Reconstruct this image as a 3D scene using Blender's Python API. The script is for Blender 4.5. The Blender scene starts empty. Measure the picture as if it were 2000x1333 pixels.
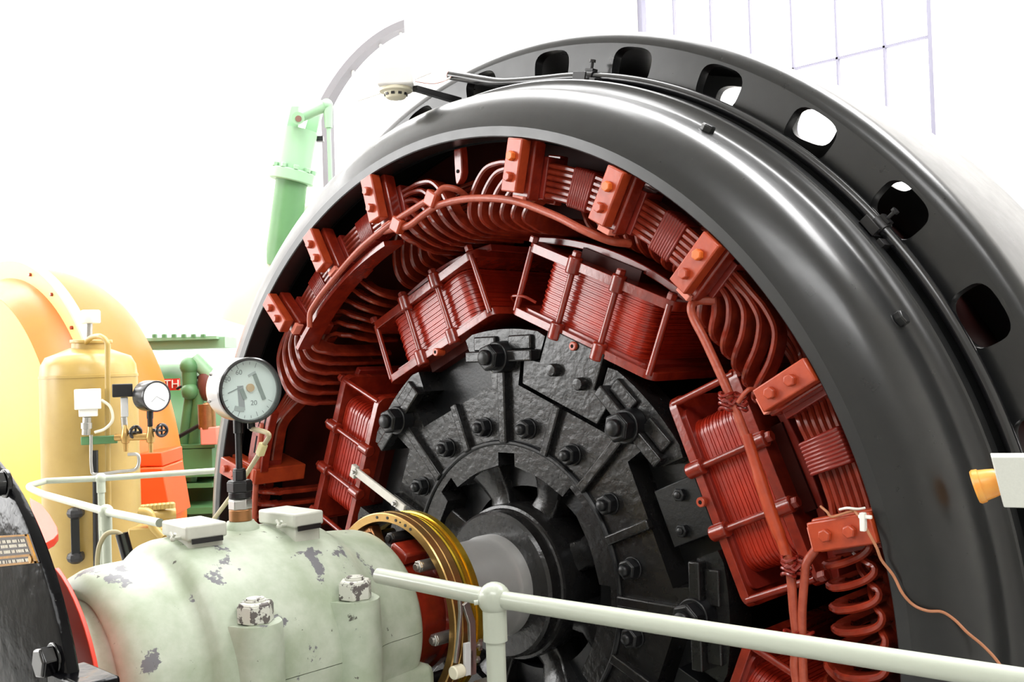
import bpy, bmesh, math, random
from mathutils import Vector as V, Matrix, Quaternion
from mathutils.geometry import tessellate_polygon
random.seed(7)
S = bpy.context.scene
COL = S.collection
sin, cos, pi, rad = math.sin, math.cos, math.pi, math.radians

# ------------------------------------------------------------------ camera
CAM = V((2.365, -2.155, 0.7205)); FPX = 2013.6
_y, _p, _r = rad(44.07), rad(1.04), rad(-1.88)
FW = V((-sin(_y)*cos(_p), cos(_y)*cos(_p), sin(_p)))
_rx = V((cos(_y), sin(_y), 0)); _ux = _rx.cross(FW)
RT = _rx*cos(_r) + _ux*sin(_r); UP = -_rx*sin(_r) + _ux*cos(_r)
cd = bpy.data.cameras.new('camera'); cam = bpy.data.objects.new('camera', cd); COL.objects.link(cam)
cam.matrix_world = Matrix(((RT.x, UP.x, -FW.x, CAM.x), (RT.y, UP.y, -FW.y, CAM.y), (RT.z, UP.z, -FW.z, CAM.z), (0, 0, 0, 1)))
cd.sensor_width = 36; cd.lens = 36*FPX/2000; cd.clip_start = .05; cd.clip_end = 200
S.camera = cam

def ray(a, b): return RT*((a-1000)/FPX) - UP*((b-666.5)/FPX) + FW
def at(a, b, d): return CAM + ray(a, b)*d            # a point d metres into the room
def aty(a, b, y): d = ray(a, b); return CAM + d*((y-CAM.y)/d.y)
def atx(a, b, x): d = ray(a, b); return CAM + d*((x-CAM.x)/d.x)
def atz(a, b, z): d = ray(a, b); return CAM + d*((z-CAM.z)/d.z)
def cp(r, t, y): t = rad(t); return V((r*sin(t), y, r*cos(t)))   # machine axis = world Y, angle from the top

# ------------------------------------------------------------------ materials
def lin(c):
    return tuple((x/255/12.92 if x/255 <= .04045 else ((x/255+.055)/1.055)**2.4) for x in c)
def newmat(name):
    m = bpy.data.materials.new(name); m.use_nodes = True
    nt = m.node_tree; b = nt.nodes['Principled BSDF']; return m, nt, b
def N(nt, t, **k):
    n = nt.nodes.new(t)
    for a, v in k.items(): setattr(n, a, v)
    return n
def mat(name, rgb, rough=.4, metal=0., coat=0., noise=0., nscale=12., bump=0., bscale=60., rgb2=None, chips=None, chip_at=.62, chip_scale=7., wave=None, wave_scale=40., wave_amt=.3, spec=.5, detail=6., rvar=0., stretch=None, specks=None, bdist=.004):
    m, nt, b = newmat(name); L = nt.links
    c = lin(rgb)+(1,)
    b.inputs['Base Color'].default_value = c; b.inputs['Roughness'].default_value = rough
    b.inputs['Metallic'].default_value = metal; b.inputs['Coat Weight'].default_value = coat
    b.inputs['Coat Roughness'].default_value = .12; b.inputs['Specular IOR Level'].default_value = spec
    tc = N(nt, 'ShaderNodeTexCoord'); co = tc.outputs['Object']
    if stretch:
        mp = N(nt, 'ShaderNodeMapping'); mp.inputs['Scale'].default_value = stretch; L.new(co, mp.inputs['Vector']); co = mp.outputs['Vector']
    col = None
    if noise:
        n = N(nt, 'ShaderNodeTexNoise'); n.inputs['Scale'].default_value = nscale; n.inputs['Detail'].default_value = detail; n.inputs['Roughness'].default_value = .6
        L.new(co, n.inputs['Vector'])
        r = N(nt, 'ShaderNodeValToRGB'); r.color_ramp.elements[0].position = .35; r.color_ramp.elements[1].position = .68
        c2 = lin(rgb2)+(1,) if rgb2 else tuple(x*.55 for x in c[:3])+(1,)
        r.color_ramp.elements[0].color = tuple(c[i]*(1-noise)+c2[i]*noise for i in range(3))+(1,); r.color_ramp.elements[1].color = c
        L.new(n.outputs['Fac'], r.inputs['Fac']); col = r.outputs['Color']
        if rvar:
            mr = N(nt, 'ShaderNodeMapRange'); mr.inputs['To Min'].default_value = rough-rvar; mr.inputs['To Max'].default_value = rough+rvar
            L.new(n.outputs['Fac'], mr.inputs['Value']); L.new(mr.outputs['Result'], b.inputs['Roughness'])
    if chips:
        n = N(nt, 'ShaderNodeTexNoise'); n.inputs['Scale'].default_value = chip_scale; n.inputs['Detail'].default_value = 9; n.inputs['Roughness'].default_value = .62
        L.new(co, n.inputs['Vector'])
        r = N(nt, 'ShaderNodeValToRGB'); r.color_ramp.elements[0].position = chip_at; r.color_ramp.elements[1].position = chip_at+.012
        L.new(n.outputs['Fac'], r.inputs['Fac'])
        mx = N(nt, 'ShaderNodeMix', data_type='RGBA'); L.new(r.outputs['Color'], mx.inputs['Factor'])
        if col: L.new(col, mx.inputs['A'])
        else: mx.inputs['A'].default_value = c
        mx.inputs['B'].default_value = lin(chips)+(1,); col = mx.outputs['Result']
    if specks:
        n = N(nt, 'ShaderNodeTexNoise'); n.inputs['Scale'].default_value = specks[2]; n.inputs['Detail'].default_value = 7; n.inputs['Roughness'].default_value = .7
        L.new(co, n.inputs['Vector'])
        r = N(nt, 'ShaderNodeValToRGB'); r.color_ramp.elements[0].position = specks[1]; r.color_ramp.elements[1].position = specks[1]+.02
        L.new(n.outputs['Fac'], r.inputs['Fac'])
        mx = N(nt, 'ShaderNodeMix', data_type='RGBA'); L.new(r.outputs['Color'], mx.inputs['Factor'])
        if col: L.new(col, mx.inputs['A'])
        else: mx.inputs['A'].default_value = c
        mx.inputs['B'].default_value = lin(specks[0])+(1,); col = mx.outputs['Result']
    if col: L.new(col, b.inputs['Base Color'])
    hsrc = None
    if bump:
        n = N(nt, 'ShaderNodeTexNoise'); n.inputs['Scale'].default_value = bscale; n.inputs['Detail'].default_value = 3
        L.new(co, n.inputs['Vector'])
        bp = N(nt, 'ShaderNodeBump'); bp.inputs['Strength'].default_value = bump; bp.inputs['Distance'].default_value = bdist
        L.new(n.outputs['Fac'], bp.inputs['Height']); hsrc = bp
    if wave:
        w = N(nt, 'ShaderNodeTexWave', wave_type='BANDS', bands_direction=wave); w.inputs['Scale'].default_value = wave_scale; w.inputs['Distortion'].default_value = 2.0; w.inputs['Detail'].default_value = 3; w.inputs['Detail Scale'].default_value = .6
        L.new(tc.outputs['UV'] if wave_amt < 0 else co, w.inputs['Vector'])
        bp = N(nt, 'ShaderNodeBump'); bp.inputs['Strength'].default_value = abs(wave_amt); bp.inputs['Distance'].default_value = .004
        L.new(w.outputs['Fac'], bp.inputs['Height'])
        if hsrc: L.new(hsrc.outputs['Normal'], bp.inputs['Normal'])
        hsrc = bp
    if hsrc: L.new(hsrc.outputs['Normal'], b.inputs['Normal'])
    return m
def emis(name, rgb, s):
    m, nt, b = newmat(name); b.inputs['Base Color'].default_value = lin(rgb)+(1,)
    b.inputs['Emission Color'].default_value = lin(rgb)+(1,); b.inputs['Emission Strength'].default_value = s; return m
def glassmat(name, rough=.02, tint=(245, 250, 250)):
    m, nt, b = newmat(name); L = nt.links
    nt.nodes.remove(b); out = nt.nodes['Material Output']
    t = N(nt, 'ShaderNodeBsdfTransparent'); t.inputs['Color'].default_value = lin(tint)+(1,)
    g = N(nt, 'ShaderNodeBsdfGlossy'); g.inputs['Roughness'].default_value = rough
    mx = N(nt, 'ShaderNodeMixShader'); mx.inputs[0].default_value = .05; L.new(t.outputs[0], mx.inputs[1]); L.new(g.outputs[0], mx.inputs[2])
    L.new(mx.outputs[0], out.inputs['Surface']); return m

M = dict(
 wall=mat('wall_white', (250, 248, 246), .8),
 ceil=mat('ceiling_white', (245, 245, 243), .85),
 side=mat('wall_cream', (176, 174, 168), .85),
 floor=mat('floor_concrete', (175, 175, 172), .6, noise=.3, nscale=5),
 pane=emis('daylit_pane', (255, 255, 255), 3.2),
 bar=mat('window_bar', (128, 126, 142), .6),
 trim=mat('trim_grey', (112, 110, 114), .7),
 black=mat('black_paint', (20, 21, 22), .3, coat=.12, noise=.5, nscale=16, rgb2=(34, 34, 34), bump=.08, bscale=14, rvar=.07, specks=((150, 146, 140), .735, 70)),
 blackbolt=mat('black_bolt_gloss', (8, 8, 10), .18, coat=.3),
 blackd=mat('black_inside_shade', (9, 8, 8), .7, spec=.15),  # near-black puts the shade of recesses and holes into the colour
 blackcast=mat('black_gloss_cast', (7, 7, 9), .16, bump=.45, bscale=20, bdist=.006, noise=.3, nscale=9, spec=.14, specks=((150, 148, 150), .72, 60)),  # pale specks paint in the glints of the bumpy gloss
 iron=mat('black_iron', (20, 20, 21), .27, coat=.1, noise=.5, nscale=14, rgb2=(34, 32, 30), bump=.5, bscale=45, rvar=.08, spec=.4),
 irond=mat('black_iron_dark', (18, 19, 21), .36, noise=.4, bump=.15, bscale=90, spec=.4),
 red=mat('red_varnish', (146, 42, 23), .24, coat=.4, noise=.6, nscale=22, rgb2=(92, 20, 13), bump=.18, bscale=70),
 redc=mat('red_conductor', (150, 50, 28), .25, coat=.4, noise=.7, nscale=18, rgb2=(88, 20, 12), bump=.16, bscale=60),
 redl=mat('red_cable_lacquer', (172, 80, 56), .35, noise=.6, nscale=60, rgb2=(142, 50, 33), bump=.15, bscale=150),
 redo=mat('red_orange_clamp', (182, 70, 33), .34, coat=.2, noise=.6, nscale=18, rgb2=(134, 38, 22), bump=.14, bscale=60),
 orb=mat('orange_bolt', (228, 110, 40), .35, noise=.3),
 redw=mat('red_lacing', (140, 42, 32), .25, coat=.4, noise=.5, nscale=30, rgb2=(112, 26, 16), bump=.1),
 redp=mat('red_coil_turns', (186, 48, 24), .32, coat=.25, noise=.75, nscale=9, rgb2=(128, 26, 15), stretch=(1, 1, 1), bump=.12, bscale=40),
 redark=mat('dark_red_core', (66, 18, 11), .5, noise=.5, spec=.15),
 reds=mat('signal_red', (222, 62, 38), .4),
 pale=mat('pale_green_paint', (188, 196, 180), .4, noise=.9, nscale=9, rgb2=(152, 164, 140), chips=(112, 112, 116), chip_at=.618, chip_scale=8.5, bump=.12, bscale=30, spec=.3, specks=((88, 88, 80), .66, 26)),
 palen=mat('pale_green_chipped', (205, 206, 196), .4, chips=(96, 90, 88), chip_at=.53, chip_scale=42, bump=.1),
 palel=mat('pale_grey_lid', (200, 202, 190), .42, noise=.4, nscale=14, chips=(70, 66, 62), chip_at=.72, chip_scale=30),
 rail=mat('pale_rail_paint', (172, 178, 164), .3, coat=.3, chips=(150, 120, 110), chip_at=.76, chip_scale=14),
 railg=mat('grey_green_rail', (176, 182, 164), .35, coat=.3, noise=.25),
 steel=mat('steel', (190, 188, 184), .32, metal=.9, noise=.25, nscale=20, rvar=.08),
 shaft=mat('polished_shaft', (206, 206, 204), .33, metal=.55, noise=.2, nscale=8),
 chrome=mat('brushed_chrome', (168, 165, 165), .22, metal=1.),
 brass=mat('brass', (196, 160, 100), .28, metal=.9, noise=.3, nscale=30, rgb2=(150, 104, 60)),
 brassy=mat('bright_brass', (222, 188, 60), .25, metal=.9),
 bronze=mat('bronze_dull', (170, 120, 78), .35, metal=.8, noise=.4, nscale=24, rgb2=(120, 84, 60)),
 dark=mat('dark_metal', (34, 33, 34), .35, metal=.3),
 bakelite=mat('black_bakelite', (24, 24, 26), .25, coat=.3),
 white=mat('white_paint', (232, 230, 222), .45),
 offw=mat('offwhite_strap', (206, 202, 192), .5, noise=.3, nscale=30),
 dial=mat('dial_white', (250, 250, 246), .6),
 dialg=mat('dial_grey', (150, 156, 150), .5),
 dialt=mat('dial_ink', (146, 148, 148), .6),
 glass=glassmat('clear_glass'),
 tan=mat('tan_cable', (178, 166, 132), .5),
 wire=mat('brown_wire', (170, 112, 78), .5),
 orange=mat('orange_enamel', (228, 106, 26), .35, noise=.2, nscale=3),
 oranged=mat('orange_pedestal', (224, 78, 20), .4),
 yellow=mat('yellow_enamel', (230, 172, 62), .4),
 cream=mat('cream_flange', (246, 214, 140), .4),
 beige=mat('beige_tank', (178, 150, 84), .34, coat=.1, noise=.4, nscale=5, rgb2=(156, 126, 62)),
 green=mat('turbine_green', (88, 134, 86), .42, noise=.3, nscale=3),
 greenl=mat('pale_turbine_green', (142, 180, 144), .42),
 greend=mat('opening_shade_green', (48, 70, 44), .6),
 lamp=mat('amber_cap', (236, 170, 80), .35, noise=.5, nscale=25, rgb2=(240, 130, 30)),
 greybox=mat('grey_box', (206, 208, 200), .5, noise=.12, nscale=250),
 pink=mat('faded_red', (236, 140, 120), .5),
 signred=mat('sign_red', (206, 44, 30), .5),
 ivory=mat('ivory_plastic', (236, 230, 206), .45),
 plate=mat('nameplate_brass', (176, 124, 40), .3, metal=.6, noise=.5, nscale=60, rgb2=(60, 48, 30)),
 plated=mat('nameplate_dark', (58, 52, 52), .35, metal=.3),
 lightp=mat('lamp_housing', (210, 210, 210), .5),
)

# ------------------------------------------------------------------ mesh building
class MB:
    def __init__(s): s.bm = bmesh.new()
    def add(s, verts, faces):
        vs = [s.bm.verts.new(v) for v in verts]
        for f in faces:
            try: s.bm.faces.new([vs[i] for i in f])
            except ValueError: pass
        return vs
    def box(s, c, d, R=None):
        c = V(c); x, y, z = (k/2 for k in d); pts = [V((a, b, e)) for a in (-x, x) for b in (-y, y) for e in (-z, z)]
        if R is not None: pts = [R @ p for p in pts]
        s.add([c+p for p in pts], [(0, 1, 3, 2), (4, 6, 7, 5), (0, 4, 5, 1), (2, 3, 7, 6), (0, 2, 6, 4), (1, 5, 7, 3)]); return s
    def hexa(s, p):      # eight corners: four of one face, then the four behind them
        s.add([V(q) for q in p], [(3, 2, 1, 0), (4, 5, 6, 7), (0, 1, 5, 4), (1, 2, 6, 5), (2, 3, 7, 6), (3, 0, 4, 7)]); return s
    def rings(s, rings, closed=False, caps=True):
        n = len(rings[0]); vs = [[s.bm.verts.new(p) for p in r] for r in rings]
        m = len(vs)
        for i in range(m if closed else m-1):
            a, b = vs[i], vs[(i+1) % m]
            for j in range(n):
                k = (j+1) % n
                s.bm.faces.new((a[j], a[k], b[k], b[j]))
        if caps and not closed:
            s.bm.faces.new(vs[0][::-1]); s.bm.faces.new(vs[-1])
        return s
    def cyl(s, p0, p1, r0, r1=None, n=24, rot=0.):
        p0, p1 = V(p0), V(p1); r1 = r0 if r1 is None else r1
        t = (p1-p0).normalized(); a = t.orthogonal().normalized()
        if abs(t.z) < .9: a = t.cross(V((0, 0, 1))).normalized()
        else: a = t.cross(V((0, 1, 0))).normalized()
        b = t.cross(a)
        ang = [2*pi*i/n+rot for i in range(n)]
        return s.rings([[p0+(a*cos(k)+b*sin(k))*r0 for k in ang], [p1+(a*cos(k)+b*sin(k))*r1 for k in ang]])
    def spin(s, p0, ax, prof, n=32, caps=True):            # prof: (distance along ax, radius)
        p0, t = V(p0), V(ax).normalized()
        a = t.cross(V((0, 0, 1)) if abs(t.z) < .9 else V((0, 1, 0))).normalized(); b = t.cross(a)
        return s.rings([[p0+t*d+(a*cos(2*pi*i/n)+b*sin(2*pi*i/n))*max(r, 1e-4) for i in range(n)] for d, r in prof], caps=caps)
    def tube(s, pts, r, n=10, closed=False):
        pts = [V(p) for p in pts]; m = len(pts); T = []
        for i in range(m):
            a = pts[(i-1) % m] if (closed or i) else pts[0]; b = pts[(i+1) % m] if (closed or i < m-1) else pts[-1]
            T.append((b-a).normalized())
        nrm = T[0].orthogonal().normalized(); rr = []
        for i in range(m):
            if i:
                q = T[i-1].rotation_difference(T[i]); nrm = q @ nrm
            nrm = (nrm-T[i]*nrm.dot(T[i])).normalized(); b = T[i].cross(nrm)
            R = r[i] if isinstance(r, (list, tuple)) else r
            rr.append([pts[i]+(nrm*cos(2*pi*k/n)+b*sin(2*pi*k/n))*R for k in range(n)])
        return s.rings(rr, closed)
    def lathe(s, prof, n=96, a0=0., a1=360., cx=0., cz=0., close=True):   # prof: (r, y), around an axis parallel to Y
        full = abs(a1-a0) > 359.9; m = n if full else n+1
        rr = []
        for i in range(m):
            t = rad(a0+(a1-a0)*i/n)
            rr.append([V((cx+r*sin(t), y, cz+r*cos(t))) for r, y in prof])
        vs = [[s.bm.verts.new(p) for p in r] for r in rr]; k = len(prof)
        for i in range(m if full else m-1):
            a, b = vs[i], vs[(i+1) % m]
            for j in range(k if close else k-1):
                l = (j+1) % k
                try: s.bm.faces.new((a[j], b[j], b[l], a[l]))
                except ValueError: pass
        if not full and close: s.bm.faces.new(vs[0]); s.bm.faces.new(vs[-1][::-1])
        return s
    def prism(s, poly, f0, f1):                 # poly (u, v); f0/f1 map to the two faces
        a = [s.bm.verts.new(f0(u, v)) for u, v in poly]; b = [s.bm.verts.new(f1(u, v)) for u, v in poly]
        n = len(a)
        for t in tessellate_polygon([[V((u, v, 0)) for u, v in poly]]):
            s.bm.faces.new([a[i] for i in t]); s.bm.faces.new([b[i] for i in reversed(t)])
        for i in range(n): s.bm.faces.new((a[i], b[i], b[(i+1) % n], a[(i+1) % n]))
        return s
    def plate(s, outer, holes, y0, y1):         # flat plate with holes, (x, z) outlines, faces at y0 and y1
        loops = [outer]+holes; flat = [p for l in loops for p in l]
        tri = tessellate_polygon([[V((u, v, 0)) for u, v in l] for l in loops])
        a = [s.bm.verts.new((u, y0, v)) for u, v in flat]; b = [s.bm.verts.new((u, y1, v)) for u, v in flat]
        for t in tri:
            try: s.bm.faces.new([a[i] for i in t]); s.bm.faces.new([b[i] for i in reversed(t)])
            except ValueError: pass
        k = 0
        for l in loops:
            for i in range(len(l)):
                j = (i+1) % len(l); s.bm.faces.new((a[k+i], a[k+j], b[k+j], b[k+i]))
            k += len(l)
        return s
    def ball(s, c, r, n=20, sq=(1, 1, 1)):
        c = V(c); rows = n//2
        rr = [[c+V((r*sin(pi*(i+.02)/(rows+.04))*cos(2*pi*j/n)*sq[0], r*sin(pi*(i+.02)/(rows+.04))*sin(2*pi*j/n)*sq[1], r*cos(pi*(i+.02)/(rows+.04))*sq[2])) for j in range(n)] for i in range(rows+1)]
        return s.rings(rr)
    def hexnut(s, p, ax, af, h, rot=0.):
        p, ax = V(p), V(ax).normalized(); R = af/math.sqrt(3)
        s.cyl(p, p+ax*h*.86, R, n=6, rot=rot); s.cyl(p+ax*h*.86, p+ax*h, R*.985, R*.86, n=6, rot=rot); return s

def resolve(o): return o['_w'] if '_w' in o else (0, 0, 0)
EMPTYLOC = {}
def build(mb, name, m, parent=None, bevel=0., smooth=38, seg=2, uvwave=False):
    bm = mb.bm
    bmesh.ops.remove_doubles(bm, verts=bm.verts, dist=1e-6)
    bmesh.ops.recalc_face_normals(bm, faces=bm.faces)
    off = V((0, 0, 0))
    if parent is None:
        xs = [v.co for v in bm.verts]
        lo = V((min(v.x for v in xs), min(v.y for v in xs), min(v.z for v in xs))); hi = V((max(v.x for v in xs), max(v.y for v in xs), max(v.z for v in xs)))
        off = V(((lo.x+hi.x)/2, (lo.y+hi.y)/2, lo.z))
        bmesh.ops.translate(bm, verts=bm.verts, vec=-off)
    me = bpy.data.meshes.new(name); bm.to_mesh(me); bm.free()
    for p in me.polygons: p.use_smooth = True
    me.set_sharp_from_angle(angle=rad(smooth))
    me.materials.append(m)
    o = bpy.data.objects.new(name, me); COL.objects.link(o); o.location = off
    EMPTYLOC[o.name] = off
    if parent is not None:
        o.parent = parent; pl = EMPTYLOC[parent.name]
        o.matrix_parent_inverse = Matrix.Translation(-pl); EMPTYLOC[o.name] = V((0, 0, 0))
    if bevel:
        b = o.modifiers.new('bevel', 'BEVEL'); b.width = bevel; b.segments = seg; b.limit_method = 'ANGLE'; b.angle_limit = rad(40)
    return o
def thing(name, loc, label, cat, group=None):
    o = bpy.data.objects.new(name, None); COL.objects.link(o); o.location = loc; o.empty_display_size = .1
    EMPTYLOC[o.name] = V(loc); return tag(o, label, cat, group)
def tag(o, label, cat, group=None):
    o['label'] = label; o['category'] = cat
    if group: o['group'] = group
    return o
def struct(o): o['kind'] = 'structure'; return o
def one(mb, name, m, label, cat, group=None, **k): return tag(build(mb, name, m, None, **k), label, cat, group)

def crom(pts, n=8, closed=False):               # smooth curve through points
    pts = [V(p) for p in pts]; out = []
    m = len(pts); R = range(m if closed else m-1)
    for i in R:
        p1, p2 = pts[i], pts[(i+1) % m]
        p0 = pts[i-1] if (i or closed) else p1*2-p2; p3 = pts[(i+2) % m] if (closed or i+2 < m) else p2*2-p1
        for k in range(n):
            t = k/n
            out.append(.5*((2*p1)+(p2-p0)*t+(2*p0-5*p1+4*p2-p3)*t*t+(3*p1-p0-3*p2+p3)*t**3))
    if not closed: out.append(pts[-1])
    return out

# ================================================================== ROOM
FLOOR = -1.9
def wall(name, c, d, m): o = build(MB().box(c, d), name, m); struct(o); return o
wall('floor', (-4, -.5, FLOOR-.1), (22, 17, .2), M['floor'])
wall('wall_left', (-15, -.5, 3.8), (.2, 17, 11.6), M['wall'])
wall('wall_front', (-4, -9, 3.8), (22, .2, 11.6), M['side'])
wall('wall_right', (7, -.5, 3.8), (.2, 17, 11.6), M['side'])
wall('ceiling', (-4, -.5, 9.6), (22, 17, .2), M['ceil'])
# back wall (y = 6) with two window openings
YB = 6.0
W2 = (-3.69, -.82, 1.2, 5.6)
W1 = (-8.9, -5.6, 1.0, 4.9)
def back_wall():
    b = MB()
    xs = [-15, W1[0], W1[1], W2[0], W2[1], 7]
    for i in range(5):
        x0, x1 = xs[i], xs[i+1]
        if i in (1, 3):
            w = W1 if i == 1 else W2
            b.box(((x0+x1)/2, YB+.15, (FLOOR-.1+w[2])/2), (x1-x0, .3, w[2]-FLOOR+.1))
            if i == 3: b.box(((x0+x1)/2, YB+.15, (w[3]+9.5)/2), (x1-x0, .3, 9.5-w[3]))
            else:
                poly = [(x1, 9.5), (x0, 9.5)]+[arch(k/16) for k in range(17)]
                b.prism(poly, lambda u, v: V((u, YB, v)), lambda u, v: V((u, YB+.3, v)))
        else: b.box(((x0+x1)/2, YB+.15, (FLOOR+9.4)/2), (x1-x0, .3, 9.6-FLOOR))
    return struct(build(b, 'wall_back', M['wall'], smooth=25))
def arch(t):                                    # segmental arch of the left window, springing at z = 4.28
    x0, x1 = W1[0], W1[1]; c = (x1-x0)/2; h = .62; R = (c*c+h*h)/(2*h); x = x0+(x1-x0)*t
    return (x, 4.28+h-R+math.sqrt(max(R*R-(x-(x0+x1)/2)**2, 0)))
back_wall()
def window_grid():
    x0, x1, z0, z1 = W2
    f = MB(); t = .045
    for x in (x0+.03, x1-.02): f.box((x, YB+.06, (z0+z1)/2), (.05, .07, z1-z0))
    for z in (z0+.02, z1-.02): f.box(((x0+x1)/2, YB+.06, z), (x1-x0, .07, .05))
    for i in range(1, 7): f.box((x0+(x1-x0)*i/7, YB+.06, (z0+z1)/2), (.018, .04, z1-z0))
    for z in (2.1, 3.18, 4.26): f.box(((x0+x1)/2, YB+.06, z), (x1-x0, .04, .018))
    o = build(f, 'window_2', M['bar']); struct(o)
    build(MB().box(((x0+x1)/2, YB+.14, (z0+z1)/2), (x1-x0, .01, z1-z0)), 'glass', M['pane'], o)
window_grid()
def window_arch():
    x0, x1, z0, _ = W1
    f = MB()
    top = [arch(k/24) for k in range(25)]
    path = [(x0, z0), (x0, 4.28)]+top[1:-1]+[(x1, 4.28), (x1, z0)]
    # reveal trim following the arch
    f.rings([[V((x, YB-.03, z)), V((x, YB+.1, z)), V((x+(.10 if x < -7.3 else -.10)*abs(x+7.25)/1.65, YB+.1, z-(.10 if z > 4.2 else 0))), V((x+(.10 if x < -7.3 else -.10)*abs(x+7.25)/1.65, YB-.03, z-(.10 if z > 4.2 else 0)))] for x, z in path])
    o = build(f, 'window_1', M['trim']); struct(o)
    for px in (-7.72, -7.32, -6.6, -8.3):
        t = (px-x0)/(x1-x0); zt = arch(t)[1]-.05
        build(MB().box((px, YB+.06, (z0+zt)/2), (.02, .03, zt-z0)), 'glazing_bar', M['white'], o)
    build(MB().prism([(x0, z0)]+top+[(x1, z0)], lambda u, v: V((u, YB+.14, v)), lambda u, v: V((u, YB+.15, v))), 'glass', M['pane'], o)
window_arch()
struct(build(MB().box((-5.9, YB-.2, 2.2), (1.62, .4, 8.2)), 'trim_1', M['wall']))      # pilaster that hides the right half of the arch
struct(build(MB().box((-11.6, YB-.1, 2.2), (.5, .2, 8.4)), 'trim_2', M['wall']))
# unseen overhead lights, added wall lights, and the tall windows away from the machine
def area(name, loc, target, sx, sy, power, col=(1, 1, 1)):
    l = bpy.data.lights.new(name, 'AREA'); l.shape = 'RECTANGLE'; l.size = sx; l.size_y = sy; l.energy = power; l.color = col
    o = bpy.data.objects.new(name, l); COL.objects.link(o); o.location = loc
    o.rotation_euler = (V(target)-V(loc)).to_track_quat('-Z', 'Y').to_euler(); return o
area('unseen_overhead_light', (-3.2, 1.2, 6.2), (-3.2, 1.2, 0), 6, 2.2, 490)
area('unseen_overhead_light', (1.2, 3.6, 6.2), (1.0, 1.5, 0), 6, 2.2, 900)  # added above the back to brighten the top of the ring
area('unseen_overhead_light', (-8.5, -2.0, 6.4), (-8.5, -2.0, 0), 7, 2.2, 110)
area('unseen_overhead_light', (3.5, -4.5, 5.4), (2.0, -2.0, 0), 5, 1.6, 320)  # added fill from the camera side
area('added_wall_light', (-13.2, -1, 7.6), (-15, -.5, 1.5), 10, 1.2, 1250)  # lamp added only to whiten the left wall
area('added_wall_light', (-5.0, 4.6, 8.4), (-5.5, 6.0, 2.5), 14, .8, 900)  # likewise added, whitens the back wall
area('window_light', (-6.8, -8.7, 2.8), (-.8, 0, .6), 8.0, 4.8, 1600)
area('window_light', (-14.7, -4.2, 2.0), (-1, -3.0, 1.0), 8.8, 4.4, 680)

# ================================================================== GENERATOR STATOR
GEN = thing('generator_stator', (0, .6, FLOOR), 'huge black ring shaped generator housing with red copper windings inside', 'generator')
# end shield: the smooth black front ring
cone = [(p.x, p.y) for p in crom([V((r, y, 0)) for r, y in ((1.431, 0), (1.452, .0065), (1.478, .0165), (1.505, .031), (1.528, .050), (1.545, .073), (1.556, .103), (1.562, .14), (1.566, .18), (1.574, .20), (1.587, .213), (1.600, .219))], 5)]
prof = [(1.40, .075), (1.40, .003), (1.403, 0)]+cone+[(1.604, .224), (1.604, .262), (1.600, .266), (1.575, .268), (1.56, .275), (1.545, .30), (1.54, .345), (1.51, .345), (1.52, .25), (1.50, .13), (1.46, .09)]
build(MB().lathe(prof, 200), 'end_shield', M['black'], GEN, smooth=13)
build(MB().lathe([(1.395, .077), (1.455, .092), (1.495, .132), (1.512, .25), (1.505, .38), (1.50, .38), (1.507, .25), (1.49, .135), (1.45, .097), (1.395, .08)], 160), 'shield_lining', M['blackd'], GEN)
# pierced frame plates, front and back
NH = 32
def pierced(y0, th, r0, r1, rh, a, b, off, mtl, name, lip):
    mb = MB(); bm = mb.bm
    dth = 2*pi/NH
    for i in range(NH):
        tc_ = rad(off)+i*dth
        # hole loop sampled by direction; outer loop = sector border met in the same direction
        corners = []
        dirs = []
        W = dth/2*rh
        for (u, v) in ((W, r1-rh), (-W, r1-rh), (-W, r0-rh), (W, r0-rh)): corners.append(math.atan2(v, u))
        dirs = sorted(set([round(k*2*pi/40-pi, 6) for k in range(40)]+[round(c, 6) for c in corners]))
        dirs = [d for j, d in enumerate(dirs) if d in [round(c, 6) for c in corners] or min(abs(d-c) for c in corners) > .05]
        def m(u, v, y): r = rh+v; t = tc_+u/rh; return V((r*sin(t), y, r*cos(t)))
        hole, outer = [], []
        for d in dirs:
            cu, su = cos(d), sin(d)
            p = 3.2
            k = 1/((abs(cu/a))**p+(abs(su/b))**p)**(1/p)
            hole.append((k*cu, k*su))
            ks = []
            if abs(cu) > 1e-6: ks.append(W/abs(cu))
            if su > 1e-6: ks.append((r1-rh)/su)
            if su < -1e-6: ks.append((r0-rh)/su)
            k2 = min(ks); outer.append((k2*cu, k2*su))
        hv = [bm.verts.new(m(u, v, y0)) for u, v in hole]; ov = [bm.verts.new(m(u, v, y0)) for u, v in outer]
        hb = [bm.verts.new(m(u*.985, v*.985, y0+.006)) for u, v in hole]; hc = [bm.verts.new(m(u*.985, v*.985, y0+th)) for u, v in hole]
        oc = [bm.verts.new(m(u, v, y0+th)) for u, v in outer]
        n = len(hv)
        for j in range(n):
            k = (j+1) % n
            for A, B in ((ov, hv), (hv, hb), (hb, hc), (hc, oc)): bm.faces.new((A[j], A[k], B[k], B[j]))
    bmesh.ops.remove_doubles(bm, verts=bm.verts, dist=1e-4)
    return build(mb, name, mtl, GEN, smooth=50)
pierced(.345, .035, 1.50, 1.735, 1.67, .074, .056, 5.63, M['black'], 'frame_plate', 0)
pierced(.93, .03, 1.50, 1.735, 1.645, .080, .060, 5.63, M['black'], 'frame_plate', 0)
build(MB().lathe([(1.735, .345), (1.748, .347), (1.760, .353), (1.770, .365), (1.777, .382), (1.780, .405), (1.780, .90), (1.772, .945), (1.735, .96), (1.735, .93), (1.752, .90), (1.752, .42), (1.735, .38)], 200), 'frame_shell', M['black'], GEN, smooth=35)
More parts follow.
